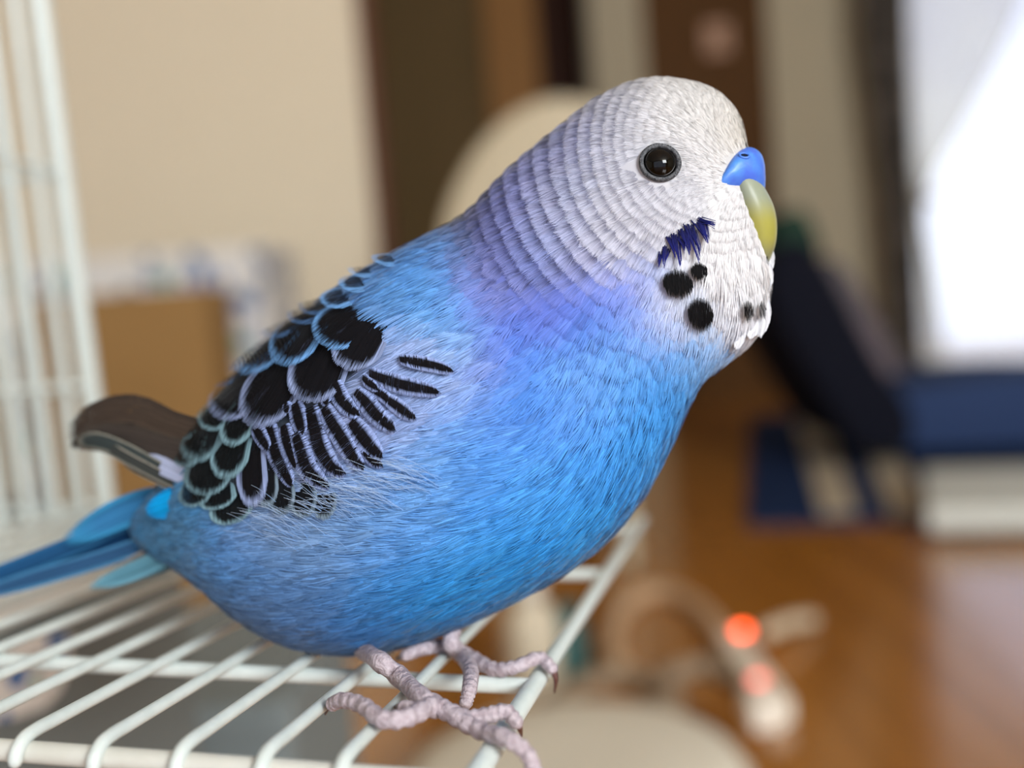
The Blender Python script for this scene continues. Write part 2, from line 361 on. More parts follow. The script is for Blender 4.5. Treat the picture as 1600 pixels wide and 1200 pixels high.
# pale bottle with teal cap and the thing behind the door edge
pb = at_z(838, 1080, 0)
jug = empty('floor_bottle', (pb[0], pb[1], 0), 'pale plastic bottle standing on the floor behind the cage door', 'bottle')
zt = at_y(838, 905, pb[1])[2]
v, f = lathe([(.012, 0), (.030, 0), (.034, .006), (.034, zt * .62), (.030, zt * .72), (.016, zt * .80), (.015, zt * .86)], (pb[0], pb[1], 0), 28); mk('bottle_body', v, f, mat('bottle_plastic', (196, 184, 160), .45, .3), jug)
v, f = lathe([(.018, zt * .85), (.018, zt), (.004, zt + .002)], (pb[0], pb[1], 0), 24); mk('bottle_cap', v, f, mat('cap_white', (210, 204, 190), .45, .3), jug)
tb_ = at_z(890, 1050, 0)
tl = noise_mat('teal_plastic', (44, 84, 84), (52, 96, 92), 20, .5, .3)
v, f = lathe([(.010, 0), (.024, .0), (.026, .01), (.025, .06), (.020, .075), (.010, .08)], (tb_[0], tb_[1], 0), 24); o = mk('teal_tub', v, f, tl); tag(o, 'small dark teal tub on the floor beyond the door edge rail', 'tub')
mk('tub_lid', *lathe([(.011, .078), (.021, .078), (.021, .088), (.004, .090)], (tb_[0], tb_[1], 0), 24), tl, o)

# ------------------------------------------------------------------ cartons by the beige wall
card = noise_mat('cardboard', (138, 107, 65), (146, 114, 71), 4, .85, .1)
Yb = 1.75
b0, b1 = at_y(60, 600, Yb), at_y(338, 600, Yb); zt = at_y(215, 456, Yb)[2]
v, f = box(b0[0], b1[0], Yb, Yb + .16, 0, zt); cb = mk('cardboard_box', v, f, card, None, False); bevel(cb, .003, 2)
tag(cb, 'plain brown cardboard box standing in front of the patterned box', 'box')
v, f = box(b0[0] + .01, b1[0] - .01, Yb + .075, Yb + .085, zt, zt + .0015); mk('tape', v, f, mat('tape_tan', (178, 138, 84), .3, .4), cb, False)
# patterned box: white paper with blue and green motifs
pat = mat('patterned_paper', (214, 212, 206), .8, .1); n, l, b = nodes_of(pat)
t = n.new('ShaderNodeTexCoord'); vo = n.new('ShaderNodeTexVoronoi'); vo.inputs['Scale'].default_value = 24; vo.inputs['Randomness'].default_value = .75
lt = n.new('ShaderNodeMath'); lt.operation = 'LESS_THAN'; lt.inputs[1].default_value = .40
hs = n.new('ShaderNodeValToRGB'); hs.color_ramp.interpolation = 'CONSTANT'
for i, (p, c) in enumerate([(0, (82, 112, 160)), (.3, (214, 212, 206)), (.45, (88, 152, 134)), (.62, (120, 128, 138)), (.8, (98, 120, 150))]):
    e = hs.color_ramp.elements[i] if i < 2 else hs.color_ramp.elements.new(p)
    e.position = p; e.color = (*lin(c), 1)
sx_ = n.new('ShaderNodeSeparateColor'); mi = n.new('ShaderNodeMix'); mi.data_type = 'RGBA'
mi.inputs[6].default_value = (*lin((214, 212, 206)), 1)
l.new(t.outputs['Object'], vo.inputs['Vector']); l.new(vo.outputs['Distance'], lt.inputs[0]); l.new(vo.outputs['Color'], sx_.inputs[0])
l.new(sx_.outputs[0], hs.inputs['Fac']); l.new(hs.outputs['Color'], mi.inputs[7]); l.new(lt.outputs[0], mi.inputs[0]); l.new(mi.outputs[2], b.inputs['Base Color'])
Yp = 1.95
b0, b1 = at_y(30, 600, Yp), at_y(428, 600, Yp); zt = at_y(250, 398, Yp)[2]
v, f = box(b0[0], b1[0], Yp, Yp + .3, 0, zt); o = mk('patterned_box', v, f, pat, None, False); bevel(o, .004, 2)
tag(o, 'tall white box printed with blue and green motifs by the beige wall', 'box')
v, f = box(b0[0] - .004, b1[0] + .004, Yp - .004, Yp + .304, zt - .03, zt + .004); bevel(mk('box_lid', v, f, pat, o, False), .004, 2)

# ------------------------------------------------------------------ bird cage with its open door
d1 = nrm(RIGHT * 380 + UP * 60 + FWD * 1600)            # along the many door wires, away from the camera
d2 = RIGHT + UP * .0213 + FWD * -.238; d2 = nrm(d2 - d1 * (d2 @ d1))   # along the cross rails, out of the cage
dn = nrm(np.cross(d2, d1)); dn = dn if dn[2] > 0 else -dn
Z0 = 0.135
DP = at_depth(300, 1192, Z0)
def door(px, py, h=0.0): return at_plane(px, py, DP + dn * h, dn)
wirem = noise_mat('white_coated_wire', (188, 198, 194), (196, 205, 201), 300, .32, .5)
railm = noise_mat('cream_coated_rail', (186, 187, 177), (192, 193, 184), 300, .35, .5)
corner = door(737, 1221)
edge_far = door(988, 812)
hinge_far = door(158, 796)
Wd = np.dot(corner - hinge_far, d2)          # from hinge to outer edge
Ld = np.dot(edge_far - corner, d1)
cage = empty('bird_cage', tuple(corner - d2 * Wd + d1 * Ld * .5 - np.array([0, 0, .05])), 'white wire bird cage with its front door folded down flat', 'cage')
drp = bpy.data.objects.new('cage_door', None); col.objects.link(drp); drp.parent = cage; drp.empty_display_size = .02
def wire(name, P, r, parent, m_=None, seg=12): return mk(name, *tube(P, r, seg), m_ or wirem, parent)
rw, rr = .00100, .00135
RW_UP = rw + rr
# outer edge rail and cross rails
wire('edge_rail', [corner - d1 * .004, corner + d1 * Ld], .00150, drp, wirem, 16)
wire('near_rail', [corner - d2 * (Wd + .0), corner + d2 * .0005 - d1 * .001], .00150, drp, railm, 16)
far_rails = []
for (px, py) in ((796, 1071), (905, 897), (980, 826)):
    s = np.dot(door(px, py) - corner, d1)
    wire('cross_rail', [corner + d1 * s - d2 * Wd, corner + d1 * s], rr, drp)
# long wires, hooked over the near rail
near_x = [545, 424, 296, 171, 52]
pos = [np.dot(door(x, 1180 + (x - 200) * .074) - corner, d2) for x in near_x]
step = (pos[0] - pos[-1]) / 4
while pos[-1] - step > -Wd + .004: pos.append(pos[-1] - step)
for p in pos:
    A = corner + d2 * p; u = dn * (rw + rr)
    P = [A - d1 * .0030 - dn * .0004, A - d1 * .0026 + dn * .0008, A - d1 * .0010 + dn * .0020, A + d1 * .0016 + u, A + d1 * .004 + u]
    P = list(catmull(P, 14)) + [A + d1 * Ld * .33 + u, A + d1 * Ld * .66 + u, A + d1 * (Ld + .001) + u]
    wire('door_wire', P, rw, drp)
# front panel above the hinge, far side panel, base tray
UPW = np.array([0, 0, 1.0]); H0 = corner - d2 * Wd                     # hinge line point on the near side
H1 = H0 + d1 * (Ld + .014)
fp = bpy.data.objects.new('front_panel', None); col.objects.link(fp); fp.parent = cage; fp.empty_display_size = .02
d1h = nrm(d1 * [1, 1, 0]); d2h = nrm(np.array([d1h[1], -d1h[0], 0]))
lean = nrm(UPW - d2h * 0.02)
hc = .36; n_ = int((Ld + .10) / .0135)
wire('corner_post', [H1 - UPW * .016, H1 + lean * hc], .0036, fp)
for k in range(1, n_):
    B = H1 - d1h * (.0135 * k); B[2] = H1[2] + np.dot(-d1 * (.0135 * k), UPW)
    wire('front_wire', [B - UPW * .004, B + lean * hc], .0017 if k % 8 else .0026, fp)
for hgt, r_ in ((.0, .0024), (.045, .0016), (.047 + .075, .0013), (.215, .0013), (.222, .0016), (hc, .002)):
    wire('front_rail', [H1 + lean * hgt, H1 + lean * hgt - d1 * (Ld + .10)], r_, fp)
sp = bpy.data.objects.new('side_panel', None); col.objects.link(sp); sp.parent = cage; sp.empty_display_size = .02
Dc = .26
for k in range(1, int(Dc / .0135)):
    B = H1 - d2h * (.0135 * k); wire('side_wire', [B - UPW * .004, B + UPW * hc], .00105, sp)
for hgt in (0, .045, .122, .215, hc): wire('side_rail', [H1 + lean * hgt, H1 + UPW * hgt - d2h * Dc], .0016, sp)
tray = noise_mat('tray_plastic', (214, 218, 212), (222, 226, 220), 60, .5, .3)
A = H1 + d1h * .004 + d2h * .010; Bn = A - d1h * (Ld + .12)
q = np.array([A, Bn, Bn - d2h * Dc, A - d2h * Dc]); q[:, 2] = A[2] - .004
v, f = extrude_poly(q, (0, 0, -.020)); bevel(mk('base_tray', v, f, tray, cage, False), .004)
q[:, 2] = H1[2] + hc; roof = bpy.data.objects.new('roof_panel', None); col.objects.link(roof); roof.parent = cage; roof.empty_display_size = .02
for k in range(0, n_):
    B = H1 - d1h * (.0105 * k); wire('roof_wire', [B + lean * hc, B + UPW * hc - d2h * Dc], .00105, roof, seg=6)
# latch loops at the hinge
for s in (.02, .06, .10, .15, Ld):
    c_ = H0 + d1 * s; a = np.linspace(0, 2 * np.pi, 13)
    mk('hinge_ring', *tube([c_ + (d2 * math.cos(t) + dn * math.sin(t)) * .0042 for t in a], .0009, 6, False), wirem, drp)
# low cabinet that carries the cage
zc = A[2] - .0245
q = np.array([A + d1h * .02 + d2h * .004, Bn - d1h * .02 + d2h * .004, Bn - d1h * .02 - d2h * (Dc + .02), A + d1h * .02 - d2h * (Dc + .02)]); q[:, 2] = zc
cbm = noise_mat('cabinet_grey', (104, 110, 108), (110, 116, 114), 8, .6, .2)
v, f = extrude_poly(q, (0, 0, -zc + .0)); o = mk('low_cabinet', v, f, cbm, None, False); bevel(o, .004)
tag(o, 'grey low cabinet carrying the bird cage', 'cabinet')
pat2 = pat.copy(); pat2.name = 'patterned_cloth_print'
for nd in pat2.node_tree.nodes:
    if nd.type == 'TEX_VORONOI': nd.inputs['Scale'].default_value = 75
# grey storage bin and patterned cloth under the open door
g0 = at_depth(490, 1120, .62); g1 = at_depth(70, 1100, .62)
binm = noise_mat('bin_grey', (108, 116, 116), (114, 122, 122), 30, .6, .3)
xa, xz = g1[0] - .02, g0[0]; ztop = at_depth(300, 1052, .62)[2]
v, f = box(xa, xz, .54, .74, 0, ztop); o = mk('storage_bin', v, f, binm, None, False); bevel(o, .008); tag(o, 'grey plastic storage bin standing under the open cage door', 'bin')
v, f = box(xa - .004, xz + .004, .536, .744, ztop - .02, ztop + .004); bevel(mk('bin_lid', v, f, binm, o, False), .005)
cP = np.array([at_plane(x, y, q[0] + d2h * .0016, d2h) for x, y in ((-60, 985), (50, 984), (112, 990), (108, 1040), (96, 1078), (70, 1106), (20, 1124), (-60, 1136))])
cP[:, 2] = np.minimum(cP[:, 2], zc - .001)
v, f = extrude_poly(cP, -d2h * .0016); o = mk('patterned_cloth', v, f, pat2, None, False); tag(o, 'white cloth printed with blue and green motifs hanging on the grey cabinet', 'cloth')



# ================================================================== the budgerigar
YAW = math.radians(14.0)
E1 = math.cos(YAW) * RIGHT - math.sin(YAW) * FWD         # forward (to the beak), turned a little to the camera
E2 = UP.copy()
E3 = -(math.cos(YAW) * FWD + math.sin(YAW) * RIGHT)      # to the bird's near flank
BP0 = at_depth(800, 560, .168)                            # point of the plane of symmetry
def sag(px, py): return at_plane(px, py, BP0, E3)
def mirror(P): P = np.asarray(P, float); return P - 2 * ((P - BP0) @ E3)[..., None] * E3
MM = .001
foot0 = door(700, 1085)
bird = empty('budgerigar', tuple(foot0), 'blue and white budgerigar with black scalloped wings perched on the cage door', 'bird')

def offp(px, py, mm): return at_plane(px, py, BP0 + E3 * mm * MM, E3)
# ---- body: stations of dorsal pixel, ventral pixel and half width in mm
ST = [((1168, 252), (1184, 330), 1.0), ((1166, 228), (1192, 376), 2.8), ((1155, 182), (1200, 432), 4.4), ((1120, 144), (1194, 496), 6.6),
      ((1066, 127), (1160, 546), 9.8), ((1004, 128), (1112, 578), 12.4), ((938, 157), (1082, 618), 13.9), ((868, 212), (1056, 676), 15.2),
      ((798, 272), (1026, 736), 17.2), ((733, 342), (982, 806), 19.8), ((662, 380), (922, 866), 21.8), ((604, 414), (848, 914), 23.2),
      ((532, 462), (758, 958), 23.6), ((464, 508), (658, 998), 22.6), ((404, 566), (558, 1016), 20.4), ((346, 634), (462, 998), 17.6),
      ((300, 700), (386, 950), 12.6), ((262, 758), (322, 902), 8.0), ((232, 790), (268, 876), 5.0), ((206, 814), (232, 860), 2.5)]
Tp = np.array([sag(*s[0]) for s in ST]); Bp = np.array([sag(*s[1]) for s in ST]); Wp = np.array([s[2] for s in ST]) * MM
NS, NT = 150, 80
Tc, Bc = catmull(Tp, NS), catmull(Bp, NS); Wc = catmull(Wp[:, None], NS)[:, 0]
th = np.linspace(0, 2 * np.pi, NT, endpoint=False)
def section(i, t):
    c = (Tc[i] + Bc[i]) / 2; h = (Tc[i] - Bc[i]) / 2
    ex = .92
    ct, st_ = np.sign(np.cos(t)) * np.abs(np.cos(t)) ** ex, np.sign(np.sin(t)) * np.abs(np.sin(t)) ** ex
    return c + h * ct[:, None] + E3 * (Wc[i] * st_)[:, None]
G = np.array([section(i, th) for i in range(NS)])         # NS x NT x 3 ; theta 0 = back, pi/2 = near flank
BV = np.concatenate([G.reshape(-1, 3), [G[0].mean(0)], [G[-1].mean(0)]])
BF = [(i * NT + j, (i + 1) * NT + j, (i + 1) * NT + (j + 1) % NT, i * NT + (j + 1) % NT) for i in range(NS - 1) for j in range(NT)]
BF += [(NS * NT, j, (j + 1) % NT) for j in range(NT)] + [(NS * NT + 1, (NS - 1) * NT + (j + 1) % NT, (NS - 1) * NT + j) for j in range(NT)]
bvh = BVHTree.FromPolygons([Vector(v) for v in BV], BF)
def hit(px, py, h=0.0):
    """near surface of the body under a pixel, lifted by h"""
    r = nrm(ray(px, py)); q, n, _, _ = bvh.ray_cast(Vector(CAM), Vector(r))
    if q is None:
        p0 = sag(px, py); q, n, _, _ = bvh.find_nearest(Vector(p0)); n = Vector(p0) - q if (Vector(p0) - q).length > 1e-6 else n; n.normalize()
    n = np.array(n); n = n if n @ (CAM - np.array(q)) > 0 else -n
    return np.array(q) + n * h, n
def nearest(P, ):
    Q = np.empty_like(P); N = np.empty_like(P)
    for i, p in enumerate(P):
        q, n, _, _ = bvh.find_nearest(Vector(p)); Q[i] = q; N[i] = n
    return Q, N

# ---- plumage colour, given for the pixels of the side view and mirrored to the far flank
CP = np.array([
 (1100,150,226,225,220),(1040,135,228,226,223),(1150,185,222,216,204),(1168,212,214,206,186),(1150,240,226,222,214),(1000,150,222,222,226),(960,180,214,218,234),
 (930,165,200,206,234),(885,195,158,170,232),(850,225,140,150,224),(800,278,122,136,216),(770,310,104,114,196),(740,340,84,88,160),(722,356,74,78,130),
 (950,230,214,218,236),(900,280,196,204,238),(850,300,170,182,236),(850,340,176,188,238),(800,380,136,150,226),(760,400,104,112,200),(790,330,130,142,222),(820,430,108,126,214),(760,450,124,136,214),
 (870,480,98,116,210),(860,505,92,110,202),(900,440,124,142,224),(930,380,206,210,238),(890,390,178,188,236),(980,330,218,218,236),(1000,380,216,218,238),(960,405,206,210,240),(850,390,150,164,232),
 (1060,320,226,226,232),(1100,290,230,230,232),(1120,340,236,236,238),(1000,290,214,216,230),(1040,360,222,222,236),(1080,250,222,222,226),(1000,220,214,216,226),(1060,200,224,223,220),
 (1150,400,240,240,242),(1130,450,238,239,242),(1180,480,236,237,240),(1170,510,234,236,240),(1120,500,232,235,240),(1080,520,206,216,238),(1150,540,218,225,240),(1110,400,238,238,240),(1060,470,226,230,240),(1040,500,180,196,236),
 (980,440,136,150,230),(1020,450,160,178,236),(960,490,112,136,226),(1000,520,116,152,234),(900,525,88,118,218),(1050,560,108,164,234),(1100,570,136,184,238),(1090,595,100,170,236),
 (950,560,108,168,238),(880,580,96,156,234),(800,560,82,128,226),(820,520,92,116,216),(1000,620,84,156,232),(1060,640,62,156,232),(900,660,84,148,230),(800,650,76,136,224),(740,640,92,146,226),(750,560,96,128,218),(740,590,128,140,206),
 (980,740,64,150,228),(1010,720,54,150,226),(880,780,68,150,230),(760,760,78,150,230),(680,740,96,156,228),(640,820,92,156,228),(560,850,100,154,222),(480,840,122,164,214),(420,820,138,168,204),(620,770,110,166,228),(540,800,120,170,222),
 (940,840,44,146,220),(900,860,42,146,218),(800,900,38,146,218),(700,930,34,142,214),(600,930,46,140,212),(700,860,66,150,226),(800,820,60,150,228),(560,980,56,124,192),(480,940,84,132,190),(400,900,88,130,182),(350,870,74,138,204),(300,850,80,148,216),(450,990,78,116,166),(380,820,120,156,208),
 (680,450,104,160,230),(640,480,98,166,234),(700,520,110,166,232),(620,440,88,150,220),(690,390,104,156,224),(720,540,120,168,232),(680,600,158,184,234),(700,570,150,186,236),(740,480,112,134,220),(560,470,92,150,216),(720,430,130,144,222),(745,520,118,136,216),(640,410,92,152,222),
 (560,660,150,164,208),(500,720,146,158,200),(400,650,140,170,190),(330,700,130,168,184),(600,600,150,172,222),(480,560,140,176,214),(280,790,50,140,200),(230,800,56,130,186),(260,840,70,140,180)], float)
hd = np.clip(1 - np.hypot(CP[:, 0] - 1020, CP[:, 1] - 290) / 260, 0, 1)[:, None] * (CP[:, 3:4] > 150)
CP[:, 2:] += (246 - CP[:, 2:]) * .38 * np.minimum(1, hd * 2)
CPx, CPc = CP[:, :2], lin(CP[:, 2:]); CPc = CPc * (.86 - .14 * CPc.mean(1, keepdims=True))
_dd = np.sqrt(((CPx[:, None] - CPx[None]) ** 2).sum(-1)) + np.eye(len(CPx)) * 999
CPs = np.clip(np.sort(_dd, 1)[:, 1] * .62, 18, 46)
def zone(px):
    d2_ = ((px[:, None, :] - CPx[None]) ** 2).sum(-1)
    wt = np.exp(-d2_ / (2 * CPs[None] ** 2)) + 1e-5 / (1 + d2_ / 2000.0) ** 2
    return (wt @ CPc) / wt.sum(1, keepdims=True)
def photo_px(P):
    """pixel of a body point, far flank folded onto the near one"""
    s = ((P - BP0) @ E3); Q = np.where((s < 0)[:, None], mirror(P), P); return project(Q)
PHI0 = np.array([1122.0, 216.0])
def sstep(a, b, x): t = np.clip((x - a) / (b - a), 0, 1); return t * t * (3 - 2 * t)

pm = bpy.data.materials.new('plumage'); pm.use_nodes = True; n, l, b = nodes_of(pm)
va = n.new('ShaderNodeVertexColor'); va.layer_name = 'Col'; l.new(va.outputs['Color'], b.inputs['Base Color'])
b.inputs['Roughness'].default_value = .62; b.inputs['Specular IOR Level'].default_value = .22
b.inputs['Sheen Weight'].default_value = .12; b.inputs['Sheen Roughness'].default_value = .4
WPOLY = np.array([(600,500),(590,565),(540,600),(520,640),(455,690),(425,800),(300,790),(262,700),(280,640),(340,580),(440,490),(520,465)], float)
def in_poly(q, poly=WPOLY):
    r = np.zeros(len(q), bool); k = len(poly)
    for i in range(k):
        a, b_ = poly[i], poly[(i + 1) % k]
        c = (a[1] > q[:, 1]) != (b_[1] > q[:, 1]); xx = (b_[0] - a[0]) * (q[:, 1] - a[1]) / (b_[1] - a[1] + 1e-9) + a[0]; r ^= c & (q[:, 0] < xx)
    return r
bpx = photo_px(BV); bcol = zone(bpx) * .8; bcol[in_poly(bpx)] = lin((52, 60, 70))
body = mk('body', BV, BF, pm, bird, True, colors=bcol)

wm = bpy.data.materials.new('wing_plumage'); wm.use_nodes = True; n, l, b = nodes_of(wm)
va = n.new('ShaderNodeVertexColor'); va.layer_name = 'Col'; l.new(va.outputs['Color'], b.inputs['Base Color'])
b.inputs['Roughness'].default_value = .7; b.inputs['Specular IOR Level'].default_value = .08
def big_mesh(name, V, tris, C, m, parent, nor=None):
    me = bpy.data.meshes.new(name); V = V - origin_of(parent)
    me.vertices.add(len(V)); me.vertices.foreach_set('co', V.astype(np.float32).ravel())
    me.loops.add(tris.size); me.loops.foreach_set('vertex_index', tris.astype(np.int32).ravel())
    me.polygons.add(len(tris)); me.polygons.foreach_set('loop_start', np.arange(0, tris.size, 3, dtype=np.int32))
    me.update(calc_edges=True)
    a = me.color_attributes.new('Col', 'FLOAT_COLOR', 'POINT'); c = np.ones((len(V), 4), np.float32); c[:, :3] = C
    a.data.foreach_set('color', c.ravel()); me.materials.append(m)
    if nor is not None:
        me.polygons.foreach_set('use_smooth', np.ones(len(tris), dtype=bool)); me.normals_split_custom_set_from_vertices(nor.astype(np.float32).tolist())
    o = bpy.data.objects.new(name, me); col.objects.link(o); o.parent = parent; return o
def ribbons(P, S, wd):
    """P: n x k x 3 centre lines, S: n x 3 (or n x k x 3) side vectors, wd: n x k half widths -> verts, tris, vertex order (n, k, 2)"""
    n, k, _ = P.shape; S = S[:, None] if S.ndim == 2 else S
    V = np.stack([P - S * wd[..., None], P + S * wd[..., None]], 2)     # n k 2 3
    idx = np.arange(n * k * 2).reshape(n, k, 2)
    a, b_, c, d = idx[:, :-1, 0], idx[:, :-1, 1], idx[:, 1:, 1], idx[:, 1:, 0]
    tris = np.concatenate([np.stack([a, b_, c], -1).reshape(-1, 3), np.stack([a, c, d], -1).reshape(-1, 3)])
    return V.reshape(-1, 3), tris

# ---- sample feather roots over the body
dS = np.gradient(G, axis=0); dT = np.roll(G, -1, 1) - np.roll(G, 1, 1)
NN = nrm(np.cross(dT, dS)); ctr = (Tc + Bc)[:, None] / 2
NN = np.where((NN * (G - ctr)).sum(-1, keepdims=True) < 0, -NN, NN)
areaG = np.linalg.norm(np.cross(dS, dT / 2), axis=-1)
GP = photo_px(G.reshape(-1, 3)); phiG = np.linalg.norm((GP - PHI0) * [1, 1.0], axis=1)
def feather_len(px):
    phi = np.linalg.norm(px - PHI0, axis=1)
    L = 1.9 + 1.3 * sstep(90, 260, phi) + 4.0 * sstep(330, 560, phi)
    bib = sstep(1045, 1110, px[:, 0]) * sstep(370, 430, px[:, 1]) * (1 - sstep(520, 600, px[:, 1]))
    L = L + (6.0 - L) * bib * .9
    face = sstep(1085, 1130, px[:, 0]) * (1 - sstep(350, 400, px[:, 1])); L = L + (1.7 - L) * face
    return L * MM
LG = feather_len(GP)
far = ((G.reshape(-1, 3) - BP0) @ E3) < -.004
dens = areaG.ravel() / (np.minimum(LG, .0055) * np.where(LG > .0045, .29, .34)) ** 2 * np.where(far, .45, 1.0) * (1 + .8 * (GP[:, 0] > 1070) * (GP[:, 1] > 390) * (GP[:, 1] < 560))
dens[GP[:, 0] > 1200] = 0
nF = int(dens.sum()); pr = dens / dens.sum()
ids = np.searchsorted(np.cumsum(pr), (np.arange(nF) + rng.random(nF)) / nF).clip(0, len(dens) - 1); gi, gj = ids // NT, ids % NT
ju, jv = rng.uniform(-.5, .5, nF), rng.uniform(-.5, .5, nF)
P0 = G[gi, gj] + dS[gi, gj] * ju[:, None] + dT[gi, gj] * .5 * jv[:, None]
N0 = NN[gi, gj]; px0 = photo_px(P0); L = feather_len(px0) * rng.uniform(.85, 1.15, nF)
phi = np.linalg.norm(px0 - PHI0, axis=1)
side = np.sign((P0 - BP0) @ E3)
rad = (px0 - PHI0) / (phi[:, None] + 1e-6); radial = rad[:, :1] * E1 - rad[:, 1:] * E2
fr = px0 - np.array([1178.0, 272.0]); fd = np.linalg.norm(fr, axis=1, keepdims=True) + 1e-6; fr = fr / fd
fw = 1 - sstep(70, 150, fd); radial = nrm(radial * (1 - fw) + (fr[:, :1] * E1 - fr[:, 1:] * E2) * fw)
flow_s = nrm(dS[gi, gj])
FC = np.array([(1050,620,-.1,1),(1090,590,.05,1),(950,600,-.35,.93),(880,640,-.75,.62),(800,700,-.97,.15),(740,690,-1,0),(640,820,-1,-.10),(800,860,-.92,.34),(700,930,-.92,.34),(900,800,-.78,.6),(1000,700,-.4,.92),(480,850,-1,-.12),(560,960,-.95,.25),(400,900,-.95,.2),(330,850,-1,.2),
 (680,450,-.85,.5),(620,440,-.85,.5),(720,560,-.8,.55),(680,600,-.9,.3),(600,620,-.8,.5),(740,480,-.7,.65),(860,530,-.65,.75),(800,580,-.85,.5)], float)
fwt = np.exp(-((px0[:, None, :] - FC[None, :, :2]) ** 2).sum(-1) / (2 * 55.0 ** 2)) + 1e-9
fdir = fwt @ FC[:, 2:] / fwt.sum(1, keepdims=True); fdir = nrm(fdir)
flow_s = nrm(flow_s * .25 + nrm(fdir[:, :1] * E1 - fdir[:, 1:] * E2))
hw = (1 - sstep(300, 480, phi))[:, None]
T0 = nrm(radial * hw + flow_s * (1 - hw) + rng.normal(0, .09, (nF, 3))); T0 = nrm(T0 - N0 * (T0 * N0).sum(1, keepdims=True))
# rows on the head: move the roots so that the tips line up along arcs around the face
row = 15.0 + 11.0 * sstep(120, 300, phi)
amp = np.clip(sstep(70, 130, phi) * (1 - sstep(400, 500, phi)), 0, 1)
Lp = L / (.150 / F)
pg = np.arange(0, 1400.0); ig = np.cumsum(1 / (15.0 + 11.0 * sstep(120, 300, pg)))
target = np.interp(np.round(np.interp(phi + Lp, pg, ig) + rng.normal(0, .05, nF)), ig, pg)
amp = amp * (1 - sstep(920, 1000, px0[:, 0]) * sstep(400, 450, px0[:, 1]))
sh = np.clip(target - (phi + Lp), -14, 14) * amp * (phi < 470) * (.150 / F)
P0 = P0 + T0 * sh[:, None]
P0, N0 = nearest(P0); N0 = np.where((N0 * (P0 - ctr[gi, 0])).sum(1, keepdims=True) < 0, -N0, N0)
P1, N1 = nearest(P0 + T0 * L[:, None]); N1 = np.where((N1 * N0).sum(1, keepdims=True) < 0, -N1, N1)
px0 = photo_px(P0); phi = np.linalg.norm(px0 - PHI0, axis=1); px1 = photo_px(P1); phi1 = np.linalg.norm(px1 - PHI0, axis=1)
bibm = sstep(1090, 1140, px1[:, 0]) * sstep(400, 440, px1[:, 1])
lift = (.12 + .10 * sstep(110, 200, phi) - .08 * sstep(420, 520, phi) + .010 * L / MM) * MM * rng.uniform(.6, 1.4, nF) * (1 + .3 * bibm)
eyeP, eyeN = hit(1031, 255); eyeF = mirror(eyeP)
dE = np.minimum(*[np.minimum(np.linalg.norm(P0 - e, axis=1), np.minimum(np.linalg.norm(P1 - e, axis=1), np.linalg.norm((P0 + P1) / 2 - e, axis=1))) for e in (eyeP, eyeF)])
pm_ = (px0 + px1) / 2
cz = lambda q: (((q[:, 0] - 1164) / 38) ** 2 + ((q[:, 1] - 266) / 36) ** 2 < 1)
bz = lambda q: (q[:, 0] > 1160 + (q[:, 1] - 300) * .32) & (q[:, 1] > 285) & (q[:, 1] < 400)
keep = (dE > 3.2 * MM) & ~cz(px1) & ~cz(pm_) & ~bz(px1) & ~bz(pm_) & ~in_poly(pm_)
P0, N0, P1, N1, T0, L, px0, px1, phi, phi1, lift, side = [a[keep] for a in (P0, N0, P1, N1, T0, L, px0, px1, phi, phi1, lift, side)]
nF = len(P0); NB, K = 28, 4
S0 = np.cross(N0, T0)
Wf = np.minimum(L * (.42 + .10 * (phi < 330)), .0024) * rng.uniform(.85, 1.15, nF)
u = np.linspace(-1, 1, NB)[None] + rng.normal(0, .05, (nF, NB))
tt = np.linspace(0, 1, K)
tipcut = 1 - .22 * np.clip(np.abs(u), 0, 1) ** 2.5 + rng.normal(0, .05, (nF, NB)) - np.where(L > .004, .5, .05)[:, None] * rng.random((nF, NB))
t = tt[None, None] * tipcut[..., None]                                     # nF NB K
base = P0[:, None, None] * (1 - t[..., None]) + (P1 + N1 * lift[:, None])[:, None, None] * t[..., None]
arch = (4 * t * (1 - t))[..., None] * (N0 * (lift * .55 + L ** 2 / 8 / .0165)[:, None])[:, None, None]
spread = (.30 + .85 * t - .15 * t ** 3) * u[..., None]
drop = -(u[..., None] ** 2) * (.10 * L)[:, None, None]
Pc = base + arch + S0[:, None, None] * (spread * Wf[:, None, None])[..., None] + N0[:, None, None] * (drop + rng.normal(0, .03 * MM, (nF, NB, 1)))[..., None]
wd = (Wf / NB * 1.15)[:, None, None] * np.array([1.0, 1.0, .85, .18])[None, None] * np.ones((nF, NB, 1))
# colours
pxm = px0 * .25 + px1 * .75
base_c = zone(pxm)
de_ = np.exp(-((pxm - [1031, 256]) ** 2).sum(1) / (2 * 26.0 ** 2))[:, None] * .45; base_c = base_c * (1 - de_) + lin((120, 122, 128)) * de_  # soft grey shading around the eye, mixed into the feather colour
hv = np.sin(pxm[:, 0] * .031 + 1.3) * np.sin(pxm[:, 1] * .027) * .7 + rng.normal(0, .3, nF)
blue = sstep(.10, .35, base_c[:, 2] - base_c[:, 0])
base_c = base_c * (1 + (hv * .13)[:, None] * blue[:, None] * np.array([1.0, .45, .15]))
barA = sstep(120, 175, phi1) * (1 - sstep(420, 520, phi1)) * (1 - sstep(1040, 1090, px1[:, 0]) * sstep(250, 300, px1[:, 1])) * (1 - sstep(1000, 1040, px1[:, 0]) * (1 - sstep(190, 260, px1[:, 1])))
nape = sstep(190, 330, phi1) * (px1[:, 1] < 470)
barA = barA * (.66 + .30 * nape) * (1 - sstep(470, 540, px1[:, 1] + .35 * (px1[:, 0] - 760)))
cheekA = sstep(60, 90, phi1) * (1 - sstep(200, 240, phi1)) * sstep(255, 290, px1[:, 1]) * (1 - sstep(380, 420, px1[:, 1])) * (1 - sstep(1080, 1110, px1[:, 0])) * .60
